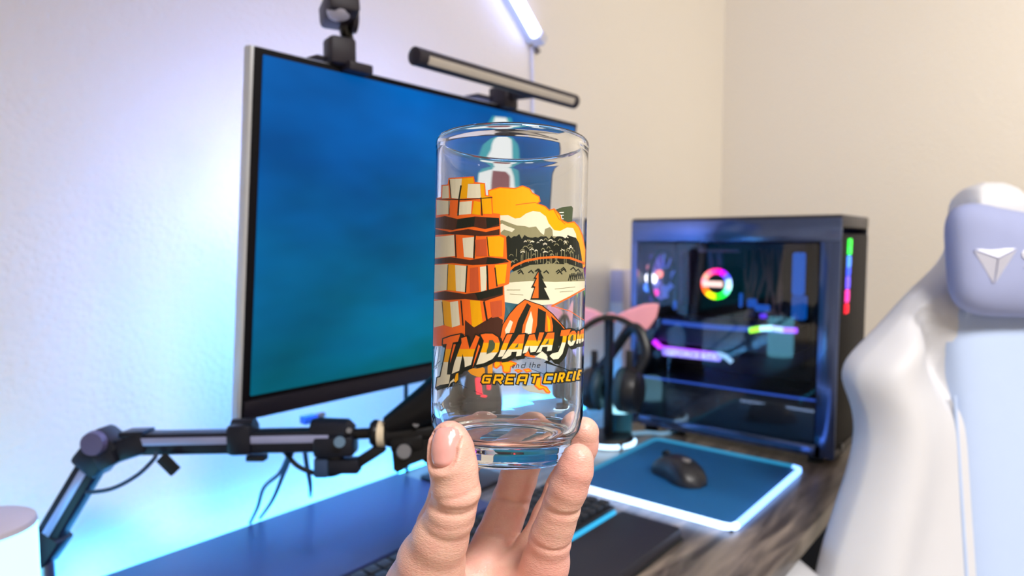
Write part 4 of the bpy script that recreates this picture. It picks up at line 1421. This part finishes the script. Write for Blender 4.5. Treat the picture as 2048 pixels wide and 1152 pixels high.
# layered rock wall on the near side: stepped strata
tower = [(866, 690), (866, 430), (873, 428), (873, 398), (884, 396), (885, 372), (897, 371), (899, 358), (946, 355), (948, 366), (968, 368), (970, 392), (982, 394), (984, 428), (998, 430), (999, 470), (1010, 474), (1012, 520), (1020, 524), (1016, 566), (1006, 570), (1008, 620), (1000, 690)]
ink_poly([grow(tower, 2.2)], orange, name='rock_outline')
ink_poly([tower], orange, name='rock')
ink_poly([[(885, 372), (897, 371), (898, 396), (884, 397)], [(899, 358), (924, 357), (920, 398), (903, 396)], [(873, 400), (900, 402), (898, 428), (873, 430)], [(936, 368), (960, 368), (962, 396), (934, 396)], [(918, 404), (944, 402), (942, 428), (914, 430)],
          [(866, 474), (908, 470), (910, 512), (866, 516)], [(925, 476), (948, 474), (946, 516), (928, 514)], [(866, 530), (896, 528), (894, 580), (866, 584)], [(910, 530), (934, 532), (930, 584), (912, 582)], [(866, 602), (884, 600), (888, 650), (868, 655)], [(900, 604), (916, 602), (920, 650), (904, 655)], [(960, 534), (974, 532), (972, 580), (962, 584)]], cream, name='rock_light')
ink_poly([[(924, 357), (946, 355), (948, 366), (936, 368), (934, 396), (920, 398)], [(960, 368), (968, 368), (970, 392), (982, 394), (984, 428), (966, 428)], [(948, 402), (962, 404), (960, 430), (944, 428)], [(974, 474), (999, 472), (1008, 476), (1006, 514), (978, 512)], [(896, 528), (910, 530), (912, 582), (894, 580)], [(884, 600), (900, 604), (904, 655), (888, 650)], [(940, 600), (960, 602), (966, 650), (944, 655)], [(990, 530), (1014, 528), (1010, 566), (992, 570)]], yellow, name='rock_gold')
# dark joints between the strata, broken and uneven
ink_poly([[(866, 436), (890, 432), (915, 438), (950, 433), (998, 436), (999, 452), (970, 458), (940, 452), (905, 460), (866, 456)], [(866, 458), (900, 464), (936, 458), (972, 464), (999, 458), (999, 470), (960, 472), (900, 468), (866, 470)],
          [(866, 518), (900, 514), (940, 520), (975, 514), (1012, 518), (1018, 524), (990, 528), (945, 530), (905, 526), (866, 528)], [(866, 586), (890, 582), (930, 588), (960, 584), (1006, 572), (1006, 590), (970, 602), (930, 598), (890, 600), (866, 598)], [(930, 640), (948, 655), (990, 630), (1006, 640), (1000, 690), (930, 690)]], brown, name='strata')
ink_poly([[(915, 438), (950, 433), (948, 453), (912, 458)], [(972, 435), (998, 436), (999, 448), (974, 456)], [(866, 520), (884, 517), (884, 527), (866, 528)], [(975, 515), (1012, 519), (1004, 526), (972, 528)], [(950, 586), (1004, 574), (1004, 588), (956, 600)]]
         + stroke([(899, 360), (902, 396)], 1.6) + stroke([(922, 372), (918, 398), (916, 430)], 3.0) + stroke([(962, 396), (964, 430)], 2.2) + stroke([(898, 402), (898, 430)], 1.6) + stroke([(873, 398), (930, 399), (984, 395)], 1.6)
         + stroke([(910, 470), (912, 514)], 2.4) + stroke([(950, 472), (948, 516)], 3.2) + stroke([(974, 474), (978, 512)], 1.6) + stroke([(934, 532), (931, 584)], 2.6) + stroke([(974, 532), (976, 582)], 3.4) + stroke([(896, 530), (894, 580)], 1.4) + stroke([(922, 602), (926, 650)], 2.6) + stroke([(884, 604), (888, 650)], 1.4) + stroke([(968, 604), (974, 640)], 3.6) + stroke([(990, 536), (994, 572)], 2.4), dk, name='rock_cracks')
ink_poly([[(950, 480), (972, 478), (974, 512), (952, 512)], [(940, 536), (956, 534), (958, 582), (940, 584)], [(980, 604), (1004, 600), (1004, 632), (984, 636)]], ink('rust', (196, 84, 44)), name='rock_rust')
# ridge of scree in the middle, slanting facets
ridge = [(998, 690), (1006, 650), (1020, 628), (1034, 612), (1050, 600), (1066, 606), (1084, 612), (1104, 628), (1120, 646), (1136, 664), (1124, 690)]
ink_poly([grow(ridge, 1.8)], dk, name='ridge_outline')
ink_poly([ridge], orange, name='ridge')
ink_poly([[(1020, 690), (1036, 640), (1054, 606), (1062, 612), (1046, 650), (1040, 690)], [(1064, 690), (1074, 650), (1076, 616), (1092, 624), (1090, 660), (1086, 690)], [(1104, 690), (1106, 652), (1102, 632), (1122, 650), (1132, 664), (1120, 690)]], dk, name='ridge_shade')
ink_poly([[(1046, 690), (1052, 650), (1062, 622), (1066, 640), (1060, 690)], [(1010, 660), (1020, 640), (1026, 644), (1014, 680)]], cream, name='ridge_light')
ink_poly([[(1092, 690), (1096, 660), (1094, 630), (1100, 640), (1102, 690)]], yellow, name='ridge_gold')
pine = [(1078, 540), (1086, 556), (1082, 556), (1092, 574), (1086, 574), (1098, 598), (1062, 598), (1070, 574), (1064, 574), (1073, 556), (1069, 556)]
ink_poly([grow(pine, 1.0)], dk, name='pine')
ink_poly([[(1077, 544), (1077, 596), (1064, 596), (1071, 573), (1067, 572), (1074, 556), (1071, 555)]], orange, name='pine_light')
# islands of the map under the title
isl = [z2([(0, 545), (60, 515), (150, 528), (212, 556), (190, 585), (140, 600), (130, 670), (70, 680), (38, 665), (30, 600)]), z2([(185, 640), (240, 628), (292, 655), (230, 675)]), z2([(300, 632), (370, 622), (402, 655), (340, 672)]), z1([(925, 590), (1000, 590), (1030, 640), (960, 700), (920, 680)])]
ink_poly([grow(p, 0.8) for p in isl], orange, name='islands')
ink_poly([grow(p, -1.2) for p in isl], yellow, name='islands')
ink_poly([z2([(270, 835), (430, 835), (560, 900), (645, 935), (640, 955), (540, 945), (380, 918), (300, 880)])], slate if False else ink('grey', (170, 172, 160)), name='island_shadow')
big = z2([(455, 770), (480, 720), (530, 730), (525, 830), (600, 858), (645, 925), (620, 935), (590, 930), (555, 885), (500, 892), (440, 840)])
ink_poly([grow(big, 0.8)], orange, name='islands')
ink_poly([grow(big, -1.3)], yellow, name='islands')
ink_poly([z1([(545, 735), (590, 690), (680, 700), (760, 680), (790, 700), (790, 800), (740, 825), (660, 812), (590, 780)]), z1([(830, 640), (905, 580), (900, 770), (830, 770)])], ink('ochre', (228, 150, 40)), name='islands')

# --- title lettering
sheet[0] = 'title_lettering'
I_ = z1([(190, 275), (300, 235), (435, 207), (402, 312), (328, 325), (262, 600), (243, 785), (292, 785), (272, 915), (150, 935), (88, 962), (105, 835), (150, 818), (205, 560), (240, 345), (185, 350)])
N_ = z1([(450, 262), (525, 238), (570, 420), (660, 218), (715, 245), (640, 450), (590, 645), (500, 680), (497, 600), (470, 490), (420, 730), (313, 775), (350, 620), (400, 480), (455, 330)])
D_ = z1([(728, 210), (800, 195), (900, 198), (980, 250), (1005, 330), (985, 450), (900, 560), (780, 620), (665, 645), (695, 560), (750, 400), (775, 300), (742, 240)])
Dh = z1([(852, 290), (905, 290), (938, 340), (930, 410), (880, 465), (815, 490), (818, 445), (842, 370)])
i2 = z2([(92, 185), (160, 180), (108, 300), (75, 390), (35, 465), (-28, 475), (-10, 430), (30, 330), (60, 250)])
A1 = z2([(240, 190), (318, 180), (300, 300), (270, 455), (205, 465), (215, 405), (150, 408), (140, 450), (75, 490), (20, 500), (30, 480), (90, 390), (150, 310)])
A1h = z2([(185, 355), (240, 290), (228, 348)])
n2_ = z2([(375, 195), (440, 180), (475, 285), (505, 160), (565, 160), (530, 260), (455, 405), (390, 415), (375, 330), (350, 415), (292, 428), (310, 350), (345, 270)])
A2_ = z2([(610, 165), (697, 160), (690, 240), (660, 390), (600, 400), (610, 340), (545, 345), (525, 410), (465, 418), (500, 360), (560, 260)])
A2h = z2([(575, 315), (628, 240), (620, 305)])
J_ = z2([(785, 130), (905, 118), (880, 190), (855, 205), (845, 280), (800, 430), (745, 500), (680, 505), (635, 460), (665, 430), (700, 420), (745, 410), (775, 340), (800, 260), (805, 205), (770, 205)])
O_ = z2([(925, 140), (955, 138), (978, 170), (970, 260), (935, 325), (895, 335), (868, 300), (872, 220), (895, 165)])
Oh = z2([(925, 190), (942, 195), (936, 255), (912, 290), (898, 262), (905, 215)])
n3_ = z2([(995, 145), (1015, 140), (1022, 215), (1034, 130), (1054, 125), (1047, 200), (1030, 297), (1015, 299), (1008, 240), (998, 302), (975, 305), (985, 220)])
e1_ = z2([(1056, 118), (1075, 112), (1073, 268), (1042, 288), (1050, 200)])
letters = [(I_, 698, 724), (N_, 698, 713.5), (D_, 685.5, 705), (i2, 686, 700), (A1, 687, 699), (n2_, 681, 692), (A2_, 677.5, 690), (J_, 672, 685), (O_, 669, 681), (n3_, 668, 678), (e1_, 667, 677)]
shad = []
for p, a, b in letters:
    shad.append([(x + 4.5, y + 3.5) for x, y in grow(p, 3.0)])
    shad.append([(x + 2.2, y + 1.8) for x, y in grow(p, 3.0)])
ink_poly([z1([(300, 330), (460, 300), (480, 420), (420, 700), (250, 790), (250, 600)]), z1([(640, 330), (760, 250), (760, 420), (690, 640), (600, 700)]), z1([(470, 600), (520, 690), (560, 660), (600, 650), (460, 770), (430, 730)]), z1([(880, 560), (1000, 540), (1130, 560), (1100, 600), (960, 600)]), z2([(280, 300), (400, 200), (380, 420), (290, 450)]), z2([(520, 400), (620, 300), (760, 280), (740, 420), (620, 540), (600, 440)]), z2([(590, 440), (700, 500), (830, 420), (760, 570), (700, 560)])], dk, name='title_shadow')
ink_poly(shad, dk, name='title_shadow')
ink_poly([grow(p, 2.4) for p, a, b in letters], dk, name='title_outline')
for p, a, b in letters:
    ink_poly([p], None, bands=[(a, orange), (b, yellow), (9999, cream)], name='title_letter', step=5)
ink_poly([Dh, A1h, A2h, Oh], moss, name='title_counter')
ink_poly([z1([(340, 350), (372, 350), (345, 440), (290, 620), (300, 520)]), z1([(700, 350), (722, 380), (660, 560), (612, 690), (640, 560)])], orange, name='title_spark')
ink_poly([z1([(360, 770), (415, 745), (412, 870), (380, 915), (340, 900), (300, 930), (255, 1000), (250, 990), (300, 890)])], dk, name='title_shadow')
ink_poly([z1([(375, 775), (408, 760), (405, 862), (372, 900), (345, 885)])], yellow, name='title_spark')
ink_poly([z1([(345, 840), (352, 880), (300, 905), (258, 990), (290, 890)])], cream, name='title_spark')
ink_poly([z2([(455, 470), (540, 400), (575, 430), (610, 470), (600, 500), (612, 525), (560, 500)])], cream, name='title_spark')
ink_poly([z2([(310, 450), (360, 390), (385, 450), (455, 460), (440, 485), (340, 465)])], orange, name='title_spark')

sheet[0] = 'subtitle_lettering'
# --- second line and third line: stroke lettering
GLY = {
    'G': [[(1, .0), (.12, 0), (0, .15), (0, .9), (.12, 1), (.95, 1), (.95, .52), (.5, .52)]],
    'R': [[(0, 1), (0, 0), (.85, 0), (1, .12), (1, .42), (.88, .55), (.15, .55)], [(.5, .55), (1, 1)]],
    'E': [[(1, 0), (0, 0), (0, 1), (1, 1)], [(.05, .5), (.85, .5)]],
    'A': [[(0, 1), (0, .12), (.14, 0), (1, 0), (1, 1)], [(0, .6), (1, .6)]],
    'T': [[(0, 0), (1.05, 0)], [(.52, 0), (.52, 1)]],
    'C': [[(1, 0), (.12, 0), (0, .12), (0, 1), (.95, 1)]],
    'I': [[(.5, 0), (.5, 1)]],
    'L': [[(0, 0), (0, 1), (1, 1)]],
    'a': [[(1, .45), (1, 1), (.1, 1), (0, .9), (.1, .72), (1, .72)], [(.1, .45), (1, .45)]],
    'n': [[(0, 1), (0, .45), (.85, .45), (1, .55), (1, 1)]],
    'd': [[(1, 0), (1, 1), (.1, 1), (0, .9), (0, .55), (.1, .45), (1, .45)]],
    't': [[(.3, .1), (.3, .9), (.5, 1), (.9, 1)], [(0, .45), (.9, .45)]],
    'h': [[(0, 0), (0, 1)], [(0, .5), (.85, .45), (1, .55), (1, 1)]],
    'e': [[(.95, 1), (.1, 1), (0, .9), (0, .55), (.1, .45), (.9, .45), (1, .55), (1, .72), (.05, .72)]]}


def glyphs(spec, slant, wd, close=0):
    out = []
    for ch, x0, x1, y0, y1 in spec:
        h = y1 - y0
        for line in GLY[ch]:
            pts = [(x0 + u * (x1 - x0 - slant * h) + slant * h * (1 - v), y0 + v * h) for u, v in line]
            out += stroke(pts, wd)
    return out


ins = 2.0
gc = [('G', 962.8, 983.6, 749.5, 767), ('R', 985.7, 1007, 749, 768), ('E', 1009.5, 1030, 749, 768.5), ('A', 1033, 1055.5, 748.8, 768.5), ('T', 1059, 1078, 748, 767), ('C', 1086.5, 1106.5, 747, 766.5), ('I', 1104, 1116, 746, 765.5), ('R', 1114.5, 1130, 745, 764.5), ('C', 1131.5, 1145, 743, 762.5), ('L', 1144.5, 1153, 742, 761.5), ('E', 1152.5, 1163, 739.5, 759.5)]
gc = [(c, a + ins, b - ins * 0.7, y0 + ins, y1 - ins) for c, a, b, y0, y1 in gc]
ink_poly(glyphs(gc, 0.26, 9.0), dk, name='subtitle_outline')
ink_poly(glyphs(gc, 0.26, 3.9), yellow, name='subtitle_letters')
at_ = [('a', 155, 192, 545, 612), ('n', 205, 250, 543, 610), ('d', 272, 330, 543, 610), ('t', 375, 402, 541, 607), ('h', 412, 462, 541, 607), ('e', 475, 522, 540, 606)]
at_ = [(c, 1000 + a / 6.4, 1000 + b / 6.4, 640 + y0 / 6.4, 640 + y1 / 6.4) for c, a, b, y0, y1 in at_]
ink_poly(glyphs(at_, 0.25, 1.35), dk, name='subtitle_small_letters')
flush_sheets()

# ------------------------------------------------------------------ hand (one continuous body; camera-aligned frame: x across, y up, z away)
HK = 0.969


def hp(x, y, d):
    d *= HK
    return np.array([(x - 1024) * d / F, -(y - 576) * d / F, d])


def smin(a, b, k):
    h = np.clip(0.5 + 0.5 * (b - a) / k, 0, 1)
    return b + (a - b) * h - k * h * (1 - h)


def cone(P, a, b, ra, rb):
    ba = b - a
    t = np.clip(((P - a) @ ba) / (ba @ ba), 0, 1)
    q = P - (a + t[..., None] * ba)
    return np.sqrt((q * q).sum(-1)) - (ra + (rb - ra) * t)


CHAINS = {
    'thumb': [(899, 878, .2838, .0074), (903, 898, .2828, .0086), (907, 935, .2815, .0093), (912, 985, .2820, .0096), (901, 1030, .2848, .0096), (880, 1078, .2900, .0114), (862, 1125, .2970, .0142), (850, 1190, .3060, .0175)],
    'index': [(964, 857, .3620, .0076), (953, 880, .3625, .0081), (932, 918, .3630, .0084), (895, 985, .3590, .0088), (872, 1050, .3520, .0094), (856, 1120, .3420, .0105), (866, 1190, .3320, .0120)],
    'middle': [(1068, 858, .3635, .0076), (1062, 884, .3645, .0082), (1050, 920, .3645, .0086), (1036, 958, .3630, .0093), (1021, 1004, .3600, .0096), (1007, 1040, .3560, .0097), (990, 1085, .3500, .0107), (966, 1140, .3400, .0120), (950, 1200, .3320, .0125)],
    'ring': [(1168, 864, .3405, .0074), (1162, 890, .3435, .0080), (1150, 925, .3470, .0083), (1128, 975, .3510, .0087), (1102, 1035, .3490, .0090), (1072, 1100, .3430, .0098), (1030, 1160, .3340, .0118), (1005, 1220, .3280, .0125)],
    'little': [(1156, 918, .2985, .0066), (1150, 940, .2990, .0074), (1137, 975, .3010, .0079), (1124, 1010, .3040, .0080), (1112, 1045, .3070, .0082), (1101, 1075, .3100, .0090), (1091, 1125, .3150, .0104), (1075, 1190, .3190, .0125)],
}
PALM = [((850, 1190, .306, .0175), (905, 1330, .318, .022)),
        ((960, 1160, .338, .0105), (940, 1330, .330, .020)),
        ((1030, 1165, .333, .0105), (975, 1330, .330, .020)),
        ((1078, 1185, .320, .0120), (1020, 1340, .324, .021)),
        ((880, 1185, .330, .0110), (930, 1330, .330, .018)),
        ((940, 1340, .322, .0240), (910, 1480, .318, .0225)),
        ((985, 1340, .324, .0230), (950, 1480, .320, .0225)),
        ((910, 1480, .318, .0225), (800, 2050, .290, .030)),
        ((950, 1480, .320, .0225), (850, 2050, .292, .031))]
# creases of the palm side: chain, segment point (pixel, depth), half width
CREASE = [('middle', 1022, 1000, .0011), ('middle', 1018, 1006, .0005), ('middle', 992, 1076, .0009), ('little', 1125, 1006, .0011), ('little', 1122, 1012, .0005), ('little', 1105, 1072, .0009),
          ('thumb', 909, 1003, .0012), ('thumb', 909, 993, .0009), ('thumb', 914, 980, .0006), ('thumb', 899, 1030, .0003), ('thumb', 893, 1046, .0003), ('ring', 1130, 968, .0008), ('index', 955, 880, .0004)]
JN = {k: [(hp(*p[:3]), p[3]) for p in v] for k, v in CHAINS.items()}


def axis_info(ch, x, y):
    J = CHAINS[ch]
    best = min(range(len(J) - 1), key=lambda i: abs((J[i][1] + J[i + 1][1]) / 2 - y))
    a, b = J[best], J[best + 1]
    t = (y - a[1]) / (b[1] - a[1])
    t = min(max(t, 0), 1)
    c = hp(a[0] + (b[0] - a[0]) * t, y, a[2] + (b[2] - a[2]) * t)
    d = JN[ch][best + 1][0] - JN[ch][best][0]
    return c, d / np.linalg.norm(d)


NC = hp(883, 895, .2760)
NT = hp(885, 852, .2785) - hp(893, 925, .2780)
NT /= np.linalg.norm(NT)
NN = np.array([-.50, 0.03, -.86])
NN -= NT * (NN @ NT)
NN /= np.linalg.norm(NN)
NS = np.cross(NT, NN)
HL, HW = 0.0075, 0.0058


def nail_q(P):
    r = P - NC
    u, v, n_ = (r @ NS) / HW, (r @ NT) / HL, r @ NN
    return (np.abs(u) ** 3.2 + np.abs(v) ** 3.2 + 1e-9) ** (1 / 3.2), v, n_


def sdf(P):
    palm = None
    for a, b in PALM:
        c = cone(P, hp(*a[:3]), hp(*b[:3]), a[3], b[3])
        palm = c if palm is None else smin(palm, c, .012)
    tot = None
    for ch, J in JN.items():
        f = None
        for (a, ra), (b, rb) in zip(J, J[1:]):
            c = cone(P, a, b, ra, rb)
            f = c if f is None else smin(f, c, .003)
        for cc, x, y, amp in CREASE:
            if cc != ch:
                continue
            c0, ax = axis_info(ch, x, y)
            rel = P - c0
            s = rel @ ax
            # creases run slightly oblique and only on the palm side (towards the viewer)
            s = s + 0.15 * rel[..., 0]
            m = 1 / (1 + np.exp((rel[..., 2] + 0.001) / 0.0015))
            f = f + amp * np.exp(-(s / (0.0010 + 6 * np.abs(rel[..., 0]) ** 2)) ** 2) * m
        if ch == 'thumb':
            q_, v_, n_ = nail_q(P)
            f = f + (0.0009 * np.exp(-((q_ - 1.0) / 0.12) ** 2) * (v_ < 0.8) + 0.0006 * (q_ < 1) - 0.0008 * np.exp(-((q_ - 1.35) / 0.18) ** 2) * (v_ < 0.5)) * (n_ > -0.006)
        g = smin(f, palm, .007 if ch == 'thumb' else .005)
        tot = g if tot is None else smin(tot, g, .0022)
    return tot


def surface_nets(h, lo, hi):
    n = np.ceil((hi - lo) / h).astype(int) + 1
    xs = [lo[i] + h * np.arange(n[i]) for i in range(3)]
    V = np.empty(n, np.float32)
    for i in range(0, n[0], 24):
        g = np.stack(np.meshgrid(xs[0][i:i + 24], xs[1], xs[2], indexing='ij'), -1)
        V[i:i + 24] = sdf(g)
    ins_ = V < 0
    c = np.zeros((n[0] - 1, n[1] - 1, n[2] - 1), np.int8)
    for dx in (0, 1):
        for dy in (0, 1):
            for dz in (0, 1):
                c += ins_[dx:n[0] - 1 + dx, dy:n[1] - 1 + dy, dz:n[2] - 1 + dz]
    act = (c > 0) & (c < 8)
    idx = -np.ones(act.shape, np.int64)
    A_ = np.argwhere(act)
    idx[act] = np.arange(len(A_))
    acc = np.zeros((len(A_), 3))
    cnt = np.zeros(len(A_))
    crn = [np.array(q) for q in ((0, 0, 0), (1, 0, 0), (0, 1, 0), (1, 1, 0), (0, 0, 1), (1, 0, 1), (0, 1, 1), (1, 1, 1))]
    for i, j in ((0, 1), (2, 3), (4, 5), (6, 7), (0, 2), (1, 3), (4, 6), (5, 7), (0, 4), (1, 5), (2, 6), (3, 7)):
        a, b = crn[i], crn[j]
        va = V[A_[:, 0] + a[0], A_[:, 1] + a[1], A_[:, 2] + a[2]]
        vb = V[A_[:, 0] + b[0], A_[:, 1] + b[1], A_[:, 2] + b[2]]
        m = (va < 0) != (vb < 0)
        t = np.where(m, va / np.where(m, va - vb, 1), 0)
        acc += m[:, None] * (a + t[:, None] * (b - a))
        cnt += m
    P = lo + h * (A_ + acc / cnt[:, None])
    F_ = []
    for ax in range(3):
        o1, o2 = [(1, 2), (2, 0), (0, 1)][ax]
        s0 = [slice(0, n[0]), slice(0, n[1]), slice(0, n[2])]
        a0, a1 = s0[:], s0[:]
        a0[ax], a1[ax] = slice(0, n[ax] - 1), slice(1, n[ax])
        for d in (o1, o2):
            a0[d] = a1[d] = slice(1, n[d] - 1)
        m0, m1 = ins_[tuple(a0)], ins_[tuple(a1)]
        E_ = np.argwhere(m0 != m1)
        if not len(E_):
            continue
        flip = m0[tuple(E_.T)]
        base_ = E_.copy()
        base_[:, o1] += 1
        base_[:, o2] += 1
        q = []
        for d1, d2 in ((-1, -1), (0, -1), (0, 0), (-1, 0)):
            k = base_.copy()
            k[:, o1] += d1
            k[:, o2] += d2
            q.append(idx[k[:, 0], k[:, 1], k[:, 2]])
        q = np.stack(q, 1)
        q[~flip] = q[~flip][:, ::-1]
        F_.append(q)
    return P, np.concatenate(F_)


lo = np.array([-.060, -.260, .256])
hi = np.array([.052, -.052, .368])
hv, hf = surface_nets(0.00092, lo, hi)
C2W = np.array([rt, up, fw]).T


def to_world(P):
    return (C2W @ np.asarray(P).T).T + np.array(CAM)


def skin_mat():
    m = bpy.data.materials.new('skin')
    m.use_nodes = True
    nt = m.node_tree
    b = nt.nodes['Principled BSDF']
    tc = nt.nodes.new('ShaderNodeTexCoord')
    at_n = nt.nodes.new('ShaderNodeAttribute')
    at_n.attribute_name = 'flush'
    n = nt.nodes.new('ShaderNodeTexNoise')
    n.inputs['Scale'].default_value = 140
    n.inputs['Detail'].default_value = 5
    nt.links.new(tc.outputs['Object'], n.inputs['Vector'])
    ad = nt.nodes.new('ShaderNodeMath')
    ad.operation = 'MULTIPLY_ADD'
    ad.inputs[1].default_value = 0.5
    nt.links.new(n.outputs[0], ad.inputs[0])
    nt.links.new(at_n.outputs['Fac'], ad.inputs[2])
    cr = nt.nodes.new('ShaderNodeValToRGB')
    e = cr.color_ramp.elements
    e[0].position, e[0].color = 0.15, srgb(230, 190, 168)
    e[1].position, e[1].color = 1.1 if False else 1.0, srgb(214, 128, 122)
    k = e.new(0.45)
    k.color = srgb(226, 170, 154)
    nt.links.new(ad.outputs[0], cr.inputs[0])
    nt.links.new(cr.outputs[0], b.inputs['Base Color'])
    b.inputs['Roughness'].default_value = 0.42
    b.inputs['Subsurface Weight'].default_value = 0.25
    b.inputs['Subsurface Radius'].default_value = (0.006, 0.0022, 0.0012)
    b.inputs['Subsurface Scale'].default_value = 0.6
    # fine skin lines
    mp = nt.nodes.new('ShaderNodeMapping')
    mp.inputs['Scale'].default_value = (1, 1, 2.6)
    nt.links.new(tc.outputs['Object'], mp.inputs[0])
    v = nt.nodes.new('ShaderNodeTexVoronoi')
    v.feature = 'DISTANCE_TO_EDGE'
    v.inputs['Scale'].default_value = 520
    nt.links.new(mp.outputs[0], v.inputs['Vector'])
    n2 = nt.nodes.new('ShaderNodeTexNoise')
    n2.inputs['Scale'].default_value = 330
    n2.inputs['Detail'].default_value = 4
    nt.links.new(mp.outputs[0], n2.inputs['Vector'])
    sm = nt.nodes.new('ShaderNodeMath')
    nt.links.new(v.outputs['Distance'], sm.inputs[0])
    nt.links.new(n2.outputs[0], sm.inputs[1])
    bp_ = nt.nodes.new('ShaderNodeBump')
    bp_.inputs['Strength'].default_value = 0.35
    bp_.inputs['Distance'].default_value = 0.0006
    nt.links.new(sm.outputs[0], bp_.inputs['Height'])
    nt.links.new(bp_.outputs[0], b.inputs['Normal'])
    return m


hw = to_world(hv)
hroot = hw.mean(0)
me = bpy.data.meshes.new('hand')
me.from_pydata((hw - hroot).tolist(), [], hf.tolist())
fl = np.full(len(hv), 0.12)
for ch, J in JN.items():
    tip = J[0][0] if ch == 'thumb' else J[1][0]
    d = np.linalg.norm(hv - tip, axis=1)
    fl = np.maximum(fl, (0.42 if ch != 'thumb' else 0.3) * np.exp(-(d / 0.014) ** 2))
for (x, y, d_, r_, s_) in ((1110, 1135, .305, .018, .35), (960, 1140, .325, .014, .22), (1010, 1010, .350, .008, .2)):
    d = np.linalg.norm(hv - hp(x, y, d_), axis=1)
    fl = np.maximum(fl, s_ * np.exp(-(d / r_) ** 2))
a_ = me.attributes.new('flush', 'FLOAT', 'POINT')
a_.data.foreach_set('value', fl.astype(np.float32))
hand = link('hand', me, skin_mat(), None, 180)
hand.location = hroot.tolist()
hand['label'] = 'bare open hand with fingertips and thumb gripping the base of the printed tumbler'
hand['category'] = 'hand'
md = hand.modifiers.new('smooth', 'SMOOTH')
md.factor, md.iterations = 0.5, 1


# thumbnail: a curved plate lying on the thumb's surface
def on_skin(p, n_):
    p = np.array(p, float)
    q = p.copy()
    for _ in range(40):
        q = q - n_ * float(sdf(q[None])[0]) * 0.8
        if np.linalg.norm(q - p) > 0.0085:
            break
    return q


vs, fs = [], []
na, nb = 14, 18
for j in range(nb + 1):
    v = -1 + 2 * j / nb
    for i in range(na + 1):
        u = -1 + 2 * i / na
        k = (max(abs(u), abs(v)) / max(1e-9, (abs(u) ** 3.2 + abs(v) ** 3.2) ** (1 / 3.2))) * 0.97 if (u or v) else 0
        p = on_skin(NC + NT * HL * v * k + NS * HW * u * k + NN * 0.004, NN)
        vs.append(p + NN * (0.0006 * (1 - abs(u) ** 3) * (1 - max(0, -v) ** 6) + 0.00055))
n0 = len(vs)
vs += [p - NN * 0.0012 for p in vs]
for j in range(nb):
    for i in range(na):
        a = j * (na + 1) + i
        q = (a, a + 1, a + na + 2, a + na + 1)
        fs += [q, tuple(k + n0 for k in q[::-1])]
for j in range(nb):
    for i in (0, na):
        a = j * (na + 1) + i
        fs.append((a, a + na + 1, a + na + 1 + n0, a + n0))
for i in range(na):
    for a in (i, nb * (na + 1) + i):
        fs.append((a, a + 1, a + 1 + n0, a + n0))
nw = to_world(np.array(vs))
MB().add([Vector(p) for p in nw], fs).build('thumbnail', mat('nail', srgb(222, 158, 150), 0.2, spec=0.6, coat=0.3, var=0.04, scale=400), hand, angle=60)
